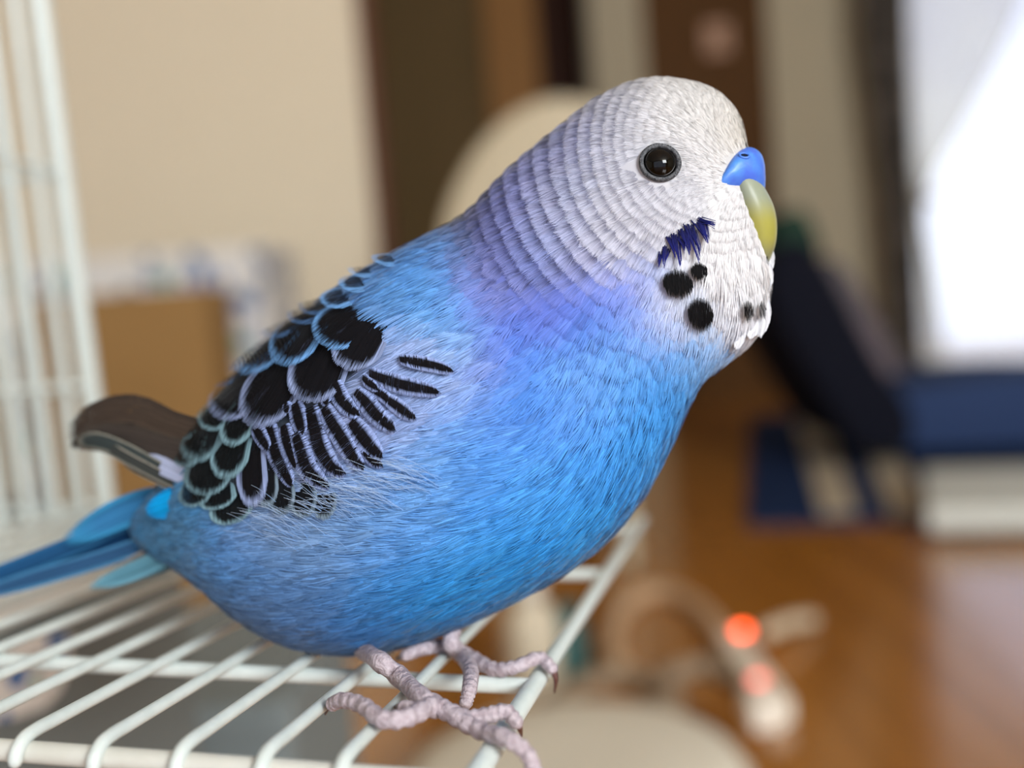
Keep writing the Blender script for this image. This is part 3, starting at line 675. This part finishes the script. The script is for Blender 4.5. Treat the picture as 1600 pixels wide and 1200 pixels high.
barA = np.maximum(barA, cheekA)
gray = lin((46, 46, 74))
tw = np.array([1.0, 1.0, .45, 0.0])                                          # dark where the feather leaves its neighbour, pale to the tip
cmix = (barA[:, None, None] * tw[None, None] * rng.uniform(.55, 1.0, (nF, NB, 1)))
nk = 1 - .75 * (1 - sstep(820, 930, px1[:, 0] - .25 * (px1[:, 1] - 200)))
tipw = np.array([0, 0, .25, .55])[None, None] * (barA * 1.1 * nk)[:, None, None]
C = base_c[:, None, None] * np.ones((nF, NB, K, 1))
white = lin((212, 214, 226))
C = C * (1 - cmix[..., None]) + gray * cmix[..., None]
C = C * (1 - tipw[..., None]) + white * tipw[..., None]
bodyw = (sstep(430, 520, phi))[:, None]
br = rng.normal(1.0, .085, (nF, NB)) * (1 + bodyw * .16 * np.where(np.arange(NB)[None] % 2 == 0, 1, -1)) * rng.normal(1, .02, (nF, 1))
C = np.clip(C * br[..., None, None], .003, .95)
PcF = Pc.reshape(-1, K, 3); V, tr = ribbons(PcF, np.repeat(S0, NB, 0), wd.reshape(-1, K))
CC = np.repeat(C.reshape(-1, K, 3)[:, :, None], 2, 2).reshape(-1, 3)
Nb = N0[:, None, None] * (1 - t[..., None]) + N1[:, None, None] * t[..., None]                    # barbs take the light of the body's own round form
Nb = nrm(Nb + S0[:, None, None] * rng.normal(0, .16, (nF, NB, 1, 1)) + T0[:, None, None] * rng.normal(0, .07, (nF, 1, 1, 1)))
NR = np.repeat(Nb.reshape(-1, K, 3)[:, :, None], 2, 2).reshape(-1, 3)
plum = big_mesh('plumage', V, tr[:, ::-1], CC, pm, bird, NR); tag(plum, kind='stuff')
print('plumage feathers', nF, 'tris', len(tr))

# ---- loose pale barbs of the flank lying over the lower edge of the wing
def hairs(name, roots, tips, r0, c0_, c1, K=6, h=(.6, 1.4), sag_=.0, parent=None):
    n = len(roots); P = np.empty((n, K, 3)); S = np.empty((n, 3))
    for i in range(n):
        q = [(1 - k) * np.array(roots[i]) + k * np.array(tips[i]) for k in np.linspace(0, 1, K)]
        q = [a + np.array([0, sag_ * math.sin(math.pi * k)]) for a, k in zip(q, np.linspace(0, 1, K))]
        for j, a in enumerate(q):
            p, nn = hit(a[0], a[1]); P[i, j] = p + nn * (h[0] + (h[1] - h[0]) * j / (K - 1)) * MM
        S[i] = nrm(np.cross(nrm(P[i, -1] - P[i, 0]), nn))
    wd = r0 * np.linspace(1, .35, K)[None] * rng.uniform(.7, 1.3, (n, 1))
    V, tr = ribbons(P, S, wd)
    tcol = np.linspace(0, 1, K)[None, :, None]; C = lin(c0_) * (1 - tcol) + lin(c1) * tcol
    C = C * rng.uniform(.8, 1.12, (n, 1, 1)); CC = np.repeat(C[:, :, None], 2, 2).reshape(-1, 3)
    return V, tr, CC
roots, tips = [], []
for i in range(170):
    f_ = rng.random(); bx_, by_ = 440 + 250 * f_ + rng.normal(0, 14), 838 - 95 * f_ + rng.normal(0, 14)
    an = math.radians(200 + 18 * (1 - f_) * rng.uniform(0, 2.2) + rng.normal(0, 9)); ln = rng.uniform(35, 80)
    roots.append((bx_, by_)); tips.append((bx_ + ln * math.cos(an), by_ + ln * math.sin(an)))
V, tr, CC = hairs('loose', roots, tips, .042 * MM, (104, 150, 208), (172, 190, 210), h=(.8, 2.6), sag_=-4)
lo = big_mesh('loose_barbs', V, tr, CC, pm, bird); tag(lo, kind='stuff')

# ---- wing feathers
FM = {'dark': ((13, 13, 17), (64, 96, 136)), 'blue': ((13, 13, 17), (100, 148, 200)), 'pale': ((13, 13, 17), (132, 148, 186)), 'teal': ((12, 16, 19), (116, 150, 162)), 'grey': ((15, 18, 22), (112, 132, 148))}
wing = bpy.data.objects.new('wing', None); col.objects.link(wing); wing.parent = bird; wing.empty_display_size = .01
tag(wing, 'near wing with black scalloped feathers edged in pale blue')
wing2 = bpy.data.objects.new('wing', None); col.objects.link(wing2); wing2.parent = bird; wing2.empty_display_size = .01
def vane(name, line, hw_, cols, parent, h0, h1, v0=.45, edge=.78, surf=True, cup=.10, taper=.72, mirror_to=None, pts=None, K=9, cut=.0):
    """curved feather of fine barbs along a pixel centre line; hw_ = half width in pixels; cols = core and rim colour"""
    nv = 40; C = catmull(np.array(line, float), nv); D = nrm(np.gradient(C, axis=0)); Nn = np.stack([-D[:, 1], D[:, 0]], 1)
    NBv = int(max(12, hw_ * 2 / 1.25)); P = np.empty((NBv, K, 3)); S = np.empty((NBv, K, 3)); Cc = np.empty((NBv, K, 3)); wd = np.empty((NBv, K))
    core, rim = lin(cols[0]), lin(cols[1])
    for a in range(NBv):
        x = -1 + 2 * (a + .5) / NBv
        vend = v0 + (1 - v0) * math.sqrt(max(0.0, 1 - x * x * .98)) * (1 + rng.normal(0, .03)); vend = min(vend, 1.0)
        vb0 = rng.uniform(0, .22) if surf else 0.0; e = edge + rng.normal(0, .035); bright = rng.uniform(.7, 1.3)
        for k in range(K):
            v = vb0 + (vend - vb0) * (k / (K - 1)) ** .8
            f_ = v * (nv - 1); i0 = min(int(f_), nv - 2); g = f_ - i0
            c_ = C[i0] * (1 - g) + C[i0 + 1] * g; n_v = Nn[i0] * (1 - g) + Nn[i0 + 1] * g
            y = (v - v0) / (1 - v0); wl_ = hw_ * (taper + (1 - taper) * min(1, v / max(v0, .01)) ** .7)
            q = c_ + n_v * x * wl_
            hgt = (h0 + (h1 - h0) * v - cup * x * x * (h1 - h0 + .3) + .03 * rng.random()) * MM
            if surf: p, nn = hit(q[0], q[1]); p = p + nn * hgt
            else: p = pts(q[0], q[1], v) + E3 * hgt; nn = E3
            P[a, k] = p; r = math.sqrt(x * x + max(0, y) ** 2)
            S[a, k] = nrm(np.cross(nn, RIGHT * n_v[1] * 0 + E1 * D[i0][0] - E2 * D[i0][1]))
            t_ = min(1, max(0, (r - e + .07) / .14)); Cc[a, k] = (core * (1 - t_) + rim * t_) * bright
            wd[a, k] = wl_ / NBv * 1.25 * (.15 + .165 * 0 + (1 if k < K - 1 else .15)) * (.168 if not surf else .152) / F
    V, tr = ribbons(P, S, wd); CC = np.clip(np.repeat(Cc[:, :, None], 2, 2).reshape(-1, 3), .002, .9)
    o = big_mesh(name, V, tr, CC, wm, parent)
    if mirror_to is not None: big_mesh(name, mirror(V), tr, CC, wm, mirror_to)
    return o
def band(name, line, hw_, parent, h, core=(13, 12, 16), rim=(132, 150, 196), mirror_to=None, K=8):
    """pale feather with a black bar: barbs cross the bar at right angles"""
    C = catmull(np.array(line, float), 60); D = nrm(np.gradient(C, axis=0)); Nn = np.stack([-D[:, 1], D[:, 0]], 1)
    sl = np.concatenate([[0], np.cumsum(np.linalg.norm(np.diff(C, axis=0), axis=1))]); n_b = int(sl[-1] / 1.15)
    P = np.empty((n_b, K, 3)); S = np.empty((n_b, K, 3)); Cc = np.empty((n_b, K, 3)); wd = np.empty((n_b, K))
    for a in range(n_b):
        s_ = (a + .5) / n_b; f_ = np.interp(s_ * sl[-1], sl, np.arange(60)); i0 = min(int(f_), 58)
        c_, d_, nn2 = C[i0], D[i0], Nn[i0]
        env = max(.12, math.sin(math.pi * min(1, .08 + s_ * .94)) ** .3) * hw_; br_ = rng.uniform(.75, 1.25); e0, e1 = rng.normal(1, .13), rng.normal(1, .13)
        ds = rng.normal(0, .3)
        for k in range(K):
            x = -1.55 + 3.1 * k / (K - 1); q = c_ + nn2 * x * env + d_ * (ds + 2.0 * x)
            p, nn = hit(q[0], q[1]); P[a, k] = p + nn * (h - .12 * x * x + .03 * rng.random()) * MM
            S[a, k] = nrm(E1 * d_[0] - E2 * d_[1]); t_ = min(1, max(0, (abs(x) - (e0 if x < 0 else e1) + .15) / .3))
            Cc[a, k] = (lin(core) * (1 - t_) + lin(rim) * t_) * br_; wd[a, k] = .95 * .152 / F * (1 if 0 < k < K - 1 else .3)
    V, tr = ribbons(P, S, wd); CC = np.clip(np.repeat(Cc[:, :, None], 2, 2).reshape(-1, 3), .002, .9)
    big_mesh(name, V, tr, CC, wm, parent)
    if mirror_to is not None: big_mesh(name, mirror(V), tr, CC, wm, mirror_to)
# dark-centred feathers: centre x, y, dark length, dark width, direction, rim
SC = [(537,518,58,58,(-.65,.76),'blue'), (566,545,66,58,(-.42,.9),'pale'), (468,537,74,52,(-.45,.9),'blue'), (502,588,76,68,(-.35,.94),'pale'), (417,550,84,44,(-.6,.8),'blue'),
      (428,620,92,64,(-.45,.9),'pale'), (374,622,70,54,(-.6,.8),'pale'), (352,588,44,30,(-.7,.7),'dark'), (327,606,30,22,(-.7,.7),'dark'), (307,634,42,40,(-.6,.8),'teal'), (286,670,38,40,(-.35,.94),'teal'),
      (323,684,70,48,(-.3,.95),'teal'), (344,654,34,34,(-.4,.9),'teal'), (380,668,50,34,(-.3,.95),'teal'), (367,713,58,42,(-.2,.98),'teal'), (331,744,46,54,(-.1,.99),'teal'), (402,748,70,32,(.1,.99),'pale'),
      (346,775,26,44,(.1,.99),'teal'), (368,794,32,52,(.15,.99),'teal'), (425,762,46,24,(.1,.99),'grey'), (447,772,48,32,(.2,.98),'grey'), (480,778,44,32,(.25,.97),'grey'), (512,782,40,30,(.3,.95),'grey'),
      (446,512,50,30,(-.65,.76),'dark'), (395,560,56,28,(-.7,.72),'dark'), (560,451,26,18,(-.8,.6),'blue'), (533,474,30,22,(-.75,.66),'blue'), (498,484,30,22,(-.75,.66),'dark'), (572,431,22,14,(-.8,.6),'blue'), (608,414,20,12,(-.8,.6),'blue'), (480,498,30,22,(-.75,.66),'dark'),
      (300,706,40,36,(-.2,.98),'teal'), (312,770,30,36,(.1,.99),'teal')]
SCs = sorted(SC, key=lambda s: -(s[0] * .80 - s[1] * .60))
for k, (cx, cy, ld, wdk, dr, rim) in enumerate(SCs):
    dr = nrm(np.array(dr)); c_ = np.array([cx, cy], float); rimw = 7 if rim != 'grey' else 5; ld, wdk = ld * 1.06, wdk * 1.08
    tip = c_ + dr * (ld / 2 + rimw); rt = c_ - dr * (ld / 2 + ld * .35)
    hgt = 1.9 - 1.3 * k / len(SCs)
    vane('covert_feather', [rt, (rt + tip) / 2 + np.array([-dr[1], dr[0]]) * 2, tip], wdk / 2 + rimw, FM[rim], wing, -.1 if hgt > 1.2 else hgt * .3, hgt + .45, v0=.55, edge=1 - rimw / (wdk / 2 + rimw) * .95, mirror_to=wing2)
z3 = lambda x, y: (240 + x / 3, 420 + y / 3)
STP = [([(560,730),(575,800),(600,880),(650,980),(675,1015)],15), ([(632,740),(645,800),(668,870),(690,930)],13), ([(690,780),(712,850),(740,930),(800,990),(850,1012)],16), ([(752,660),(770,740),(795,840),(850,925),(920,955)],18),
       ([(685,640),(700,700),(722,780)],14), ([(822,660),(860,730),(905,800),(960,890),(1010,930)],16), ([(868,545),(890,610),(930,655),(985,690)],14), ([(965,585),(1010,630),(1060,690),(1150,760)],15),
       ([(945,720),(990,780),(1040,840),(1090,880)],17), ([(1100,612),(1150,645),(1200,680),(1240,700)],12), ([(1030,500),(1110,530),(1200,555),(1290,572),(1350,582)],14), ([(1170,436),(1250,448),(1330,464),(1415,486)],11),
       ([(640,640),(650,680)],9), ([(815,590),(835,640)],10), ([(1000,520),(1030,545),(1070,570)],9), ([(1020,560),(1090,600),(1130,640)],10), ([(1000,860),(1050,900),(1090,915)],10), ([(500,740),(530,790),(570,850)],12)]
for k, (ln, hw_) in enumerate(STP):
    q = [z3(*a) for a in ln]; q = q if len(q) > 2 else [q[0], tuple((np.array(q[0]) + q[1]) / 2), q[1]]
    band('covert_feather', q, hw_ * .68, wing, 1.2 + .12 * (k % 3), mirror_to=wing2)

# flight feathers reaching past the rump
def flight_pt(off0, off1):
    def f_(x, y, v): return at_plane(x, y, BP0 + E3 * (off0 + (off1 - off0) * v) * MM, E3)
    return f_
PRM = [([(335,700),(262,684),(205,662),(150,668),(112,694)],46,(66,56,48),(58,50,44),14,2,.42), ([(335,712),(262,704),(205,688),(150,684),(112,696)],24,(58,52,48),(66,60,54),14.4,3,.5),
       ([(330,768),(265,742),(200,706),(150,688),(120,692)],13,(50,58,58),(128,128,118),15.2,5,.75), ([(334,776),(275,755),(210,722),(165,698),(140,694)],10,(58,62,60),(146,142,130),15.7,6,.75), ([(336,784),(285,766),(225,738),(185,714)],8,(60,62,58),(150,147,134),16.1,7.5,.75), ([(305,752),(262,732),(226,712)],14,(156,166,194),(160,170,196),15.6,10,.5)]
PRM.append(([(230,672),(165,674),(130,688),(110,698)],11,(22,20,20),(26,24,24),9,1.5,.15))
for k, (ln, hw_, c1, c2, o0, o1, v0) in enumerate(PRM):
    vane('flight_feather', ln, hw_, (c1, c2), wing, 0, 0, v0=v0, edge=.82, surf=False, cup=0, pts=flight_pt(o0, o1), taper=.8, mirror_to=wing2 if k > 1 else None)

# ---- tail
tail = bpy.data.objects.new('tail', None); col.objects.link(tail); tail.parent = bird; tail.empty_display_size = .01
TL = [([(330,800),(220,808),(130,845),(20,890),(-160,955)],15,(26,68,106),(44,100,142),1.5,.5,.75), ([(330,815),(230,825),(120,868),(0,912),(-200,985)],15,(14,48,82),(20,70,110),.2,0,.8), ([(330,832),(240,846),(150,876),(60,902),(-60,938)],14,(40,74,108),(62,114,150),2.2,1.6,.75),
      ([(330,790),(250,782),(180,806),(100,848)],24,(46,106,150),(48,122,164),3.2,2.6,.6), ([(350,850),(280,862),(210,892),(140,918)],15,(76,120,136),(88,134,150),4.5,3.5,.6), ([(350,842),(290,848),(230,870),(170,896)],12,(92,88,84),(120,116,110),3.8,3.0,.6),
      ([(345,800),(290,790),(225,792)],34,(42,96,142),(54,112,158),4.6,4.4,.4)]
for k, (ln, hw_, c1, c2, o0, o1, v0) in enumerate(TL):
    vane('tail_feather', ln, hw_, (c1, c2), tail, 0, 0, v0=v0, edge=.7, surf=False, cup=0, pts=flight_pt(o0, o1), taper=.8, mirror_to=tail if k > 1 else None)
cy = vane('rump_feather', [(290,776),(262,788),(228,800)], 23, ((0,138,198), (16,124,184)), tail, 0, 0, v0=.3, surf=False, cup=0, pts=flight_pt(13, 12.0))
tag(cy, 'bright cyan rump feather')

# ---- eye, eye ring
blk = mat('eye_black', (3, 3, 3), .03, .27); ringm = noise_mat('eye_ring_skin', (58, 61, 65), (100, 103, 107), 2500, .6, .3, bump=.4)
irism = mat('iris_dark', (20, 17, 17), .1, .2)
def frame(nv_):
    a = nrm(np.cross(nv_, E2)); return a, np.cross(nv_, a)
for s in (1, -1):
    p, nv_ = (eyeP, eyeN) if s == 1 else (mirror(eyeP), mirror(eyeP + eyeN) - mirror(eyeP))
    re = 2.75 * MM; c_ = p - nv_ * 1.25 * MM
    v, f = sphere(c_, re, 36, 24); e = mk('eye', v, f, blk, bird)
    a, b_ = frame(nv_); ang = np.linspace(0, 2 * np.pi, 49)
    mk('iris', *tube([c_ + nv_ * (1.62 * MM) + (a * math.cos(t_) + b_ * math.sin(t_)) * 2.12 * MM for t_ in ang], .16 * MM, 8, False), irism, e)
    mk('eye_ring', *join([tube([p + nv_ * .25 * MM + (a * math.cos(t_) * 1.06 + b_ * math.sin(t_)) * 2.66 * MM for t_ in ang], .36 * MM, 10, False)] +
        [sphere(p + nv_ * .52 * MM + (a * math.cos(t_) * 1.06 + b_ * math.sin(t_)) * 2.78 * MM, .15 * MM, 8, 6) for t_ in np.linspace(0, 2 * np.pi, 44, endpoint=False)]), ringm, e)

# ---- cere and beak, swept between an upper and a lower outline
def sweep(st, ns, nt, ex=1.0):
    T_ = catmull(np.array([sag(*s[0]) for s in st]), ns); B_ = catmull(np.array([sag(*s[1]) for s in st]), ns); W_ = np.maximum(catmull(np.array([[s[2] * MM] for s in st]), ns)[:, 0], 1e-5)
    th_ = np.linspace(0, 2 * np.pi, nt, endpoint=False); V = []
    for i in range(ns):
        c_, s_ = np.cos(th_), np.sin(th_); c_ = np.sign(c_) * np.abs(c_) ** ex; s_ = np.sign(s_) * np.abs(s_) ** ex
        V.append((T_[i] + B_[i]) / 2 + (T_[i] - B_[i])[None] / 2 * c_[:, None] + E3 * (W_[i] * s_)[:, None])
    V = np.concatenate(V); Fc = [(i * nt + j, (i + 1) * nt + j, (i + 1) * nt + (j + 1) % nt, i * nt + (j + 1) % nt) for i in range(ns - 1) for j in range(nt)]
    Fc += [tuple(range(nt)), tuple((ns - 1) * nt + j for j in range(nt))[::-1]]
    return V, Fc
cerem = noise_mat('cere_skin', (66, 102, 202), (74, 138, 212), 260, .38, .4, bump=.15)
v, f = sweep([((1195, 258), (1196, 280), .8), ((1190, 243), (1194, 297), 3.6), ((1178, 234), (1182, 309), 5.6), ((1162, 235), (1164, 317), 7.0), ((1147, 248), (1147, 321), 7.9), ((1134, 272), (1133, 321), 8.3), ((1124, 294), (1124, 314), 8.1)], 26, 36, .9)
cere = mk('cere', v, f, cerem, bird); cb_ = BVHTree.FromPolygons([Vector(q) for q in v], f)
q, nq, _, _ = cb_.ray_cast(Vector(CAM), Vector(nrm(ray(1163, 243)))); 
if q is not None:
    q, nq = np.array(q), np.array(nq); nq = nq if nq @ (CAM - q) > 0 else -nq
    for s in (1, -1):
        p, nv_ = (q, nq) if s == 1 else (mirror(q), mirror(q + nq) - mirror(q))
        a, b_ = frame(nv_); ang = np.linspace(0, 2 * np.pi, 25)
        no = mk('nostril', *tube([p + (a * math.cos(t_) * 1.5 + b_ * math.sin(t_)) * .50 * MM for t_ in ang], .20 * MM, 8, False), cerem, cere)
        v2 = [p + nv_ * .06 * MM + (a * math.cos(t_) * 1.5 + b_ * math.sin(t_)) * .52 * MM for t_ in ang[:-1]]
        mk('nostril_hole', v2, [tuple(range(24))], mat('nostril_dark', (18, 26, 44), .7, .1), no)
beakm = mat('beak_horn', (150, 150, 92), .4, .4); n, l, b = nodes_of(beakm)
t_ = n.new('ShaderNodeVertexColor'); t_.layer_name = 'Col'; l.new(t_.outputs[0], b.inputs['Base Color']); b.inputs['Subsurface Weight'].default_value = .15; b.inputs['Subsurface Radius'].default_value = (.002, .002, .001)
v, f = sweep([((1172, 268), (1136, 286), 5.6), ((1188, 286), (1136, 304), 6.4), ((1200, 304), (1140, 324), 6.5), ((1210, 326), (1146, 348), 6.2), ((1214, 352), (1154, 374), 5.4), ((1212, 380), (1164, 396), 4.3), ((1204, 406), (1176, 414), 2.9), ((1194, 424), (1184, 425), 1.5), ((1187, 433), (1184, 432), .4)], 36, 32, .95)
bp_ = project(v); k1 = sstep(300, 350, bp_[:, 1])[:, None]; k2 = sstep(365, 410, bp_[:, 1])[:, None]
bc = lin((138, 146, 126)) * (1 - k1) + lin((152, 149, 70)) * k1; bc = bc * (1 - k2) + lin((118, 120, 92)) * k2
mk('upper_beak', v, f, beakm, bird, colors=bc)
v, f = sweep([((1160, 380), (1150, 420), 2.6), ((1176, 392), (1172, 420), 2.2), ((1184, 402), (1182, 416), 1.2)], 14, 20)
mk('lower_beak', v, f, beakm, bird, colors=np.tile(lin((150, 148, 110)), (len(v), 1)))

# ---- throat spots and violet cheek patch, made of barbs like the rest of the plumage
def patch_hairs(shape, h, c, jit=2.5, step_=1.1, K=6, wmul=.62):
    P, S = [], []
    x0_, x1_ = shape[0] - shape[2], shape[0] + shape[2]
    for x in np.arange(x0_, x1_ + .01, step_):
        q = 1 - ((x - shape[0]) / shape[2]) ** 2
        if q < .02: continue
        yy = shape[3] * math.sqrt(q); a, b_ = shape[1] - yy + rng.normal(0, jit * .5), shape[1] + yy + rng.normal(0, jit)
        L_ = []
        for y in np.linspace(a, b_, K): p, nn = hit(x + (y - shape[1]) * shape[4], y); L_.append(p + nn * (h + .10 * rng.random()) * MM)
        P.append(L_); S.append(nrm(np.cross(nrm(np.array(L_[-1]) - L_[0]), nn)))
    P, S = np.array(P), np.array(S); wd_ = np.full((len(P), K), step_ * wmul * .150 / F); wd_[:, 0] *= .4; wd_[:, -1] *= .3
    V, tr = ribbons(P, S, wd_); C = lin(c) * rng.uniform(.6, 1.5, (len(P), 1, 1)) * np.ones((1, K, 1)); return V, tr, np.repeat(C[:, :, None], 2, 2).reshape(-1, 3)
for i, sh_ in enumerate([(1055, 444, 23, 22, .10), (1087, 425, 13, 14, .0), (1089, 490, 20, 26, .02), (1161, 484, 7, 15, .08), (1181, 483, 5, 14, .05)]):
    V, tr, CC = patch_hairs(sh_, 1.25 if i < 3 else 1.3, (8, 8, 10)); big_mesh('throat_spot', V, tr, CC, wm, bird)
    if i < 3: big_mesh('throat_spot', mirror(V), tr, CC, wm, bird)
vm = []
for (x0_, y0_, x1_, y1_, w_) in [(1096,346,1100,384,9),(1086,348,1098,382,9),(1074,352,1086,412,10),(1066,360,1072,400,9),(1054,366,1058,418,9),(1046,372,1050,404,8),(1040,388,1034,420,8),(1062,372,1064,396,9),(1080,360,1088,398,8),(1092,344,1110,360,5),(1032,398,1026,420,5)]:
    for j in np.linspace(-1, 1, 15):
        a = np.array([x0_ + j * w_ * .8 + rng.normal(0, .6), y0_ + rng.normal(0, 2)]); b_ = np.array([x1_ + j * w_ * .22, y1_ - abs(j) * 10 + rng.normal(0, 1.5)])
        vm.append((a, b_))
V, tr, CC = hairs('cheek', [a for a, _ in vm], [b_ for _, b_ in vm], .085 * MM, (16, 18, 60), (30, 34, 108), h=(.35, 1.5))
ck = big_mesh('cheek_patch', V, tr, CC, wm, bird); tag(ck, 'violet navy spiky cheek patch'); big_mesh('cheek_patch', mirror(V), tr, CC, wm, bird)

# ---- longer bib feathers standing off the throat
for ln, hw_, o_ in [([(1188, 396), (1199, 428), (1200, 456)], 9, 1.5), ([(1180, 436), (1192, 488), (1186, 528)], 13, 2.4), ([(1164, 446), (1176, 500), (1172, 530)], 12, 3.4), ([(1146, 470), (1156, 520), (1150, 546)], 9, 4.4), ([(1194, 372), (1203, 400), (1204, 424)], 7, .6)]:
    vane('bib_feather', ln, hw_, ((214, 215, 219), (206, 208, 214)), bird, 0, 0, v0=.35, surf=False, cup=0, pts=flight_pt(o_ - .6, o_ + .6), taper=.6)
# ---- feet
footm = noise_mat('foot_skin', (160, 146, 152), (186, 175, 181), 900, .55, .3, bump=.5)
clawm = mat('claw_horn', (92, 62, 58), .35, .4); clawt = mat('claw_tip', (150, 92, 84), .35, .4)
def toe_line(pts, r):
    out = []
    for q in pts:
        p = door(q[0], q[1], q[2] if len(q) > 2 else .0022); out.append(p)
    return np.array(out)
def scaly(P, r0, r1, n_=46):
    P = catmull(P, n_); s = np.linspace(0, 1, n_); R = r0 + (r1 - r0) * s
    R = R * (1 + .07 * np.sign(np.sin(s * n_ * .5 * np.pi)) * (np.arange(n_) % 2 * 2 - 1)); return tube(P, R, 12)
def foot(legpts, toes, rs, label):
    v, f = scaly(legpts, rs * 1.15, rs * 1.15, 24); lg = mk('foot', v, f, footm, bird); tag(lg, label)
    for pts, claw in toes:
        P = toe_line(pts, rs); t_ = mk('toe', *scaly(P, rs * 1.05, rs * .80), footm, lg)
        c_ = catmull(np.array([P[-1]] + [door(*q) for q in claw]), 10); mk('claw', *tube(c_, np.linspace(rs * .55, rs * .12, 10), 8), clawm, t_)
    return lg
pad = door(668, 1100, .0044)
foot(np.array([offp(520, 955, 4), offp(560, 1008, 6), door(594, 1034, .0070), door(625, 1058, .0050), pad, door(684, 1106, .003)]),
     [([(662, 1094, .0042), (690, 1106, .0038), (728, 1122, .0030), (762, 1118, .0034), (790, 1112, .0038), (806, 1128, .0026)], [(812, 1138, .0014), (815, 1150, -.001)]),
      ([(672, 1096, .0040), (712, 1120, .0032), (752, 1142, .0024), (792, 1154, .0030), (822, 1176, .0016), (836, 1206, -.0006)], [(838, 1222, -.003), (834, 1236, -.005)]),
      ([(676, 1100, .0042), (640, 1120, .0046), (598, 1124, .0046), (566, 1102, .0049), (536, 1094, .0046), (520, 1100, .0034)], [(512, 1106, .0018), (508, 1116, -.0004)]),
      ([(672, 1104, .0042), (652, 1110, .0044), (632, 1106, .0044)], [(622, 1104, .0036), (614, 1106, .002)])], .00128, 'pinkish grey foot gripping the outer door rail, near the camera side')
pad2 = door(716, 1018, .0034)
foot(np.array([sag(700, 960) - E3 * .007, door(704, 998, .0065), pad2, door(728, 1026, .003)]),
     [([(712, 1016, .0032), (740, 1030, .0028), (772, 1046, .0024), (806, 1042, .0030), (842, 1028, .0036), (862, 1044, .0022)], [(868, 1060, .0006), (866, 1082, -.0022)]),
      ([(722, 1022, .003), (735, 1046, .0040), (734, 1074, .0038), (728, 1098, .0022)], [(724, 1110, -.001), (722, 1118, -.002)]),
      ([(716, 1016, .0032), (690, 1010, .0042), (660, 1014, .0046), (634, 1024, .0042)], [(624, 1028, .001), (616, 1032, -.0005)])], .00125, 'pinkish grey foot on the far side of the bird')
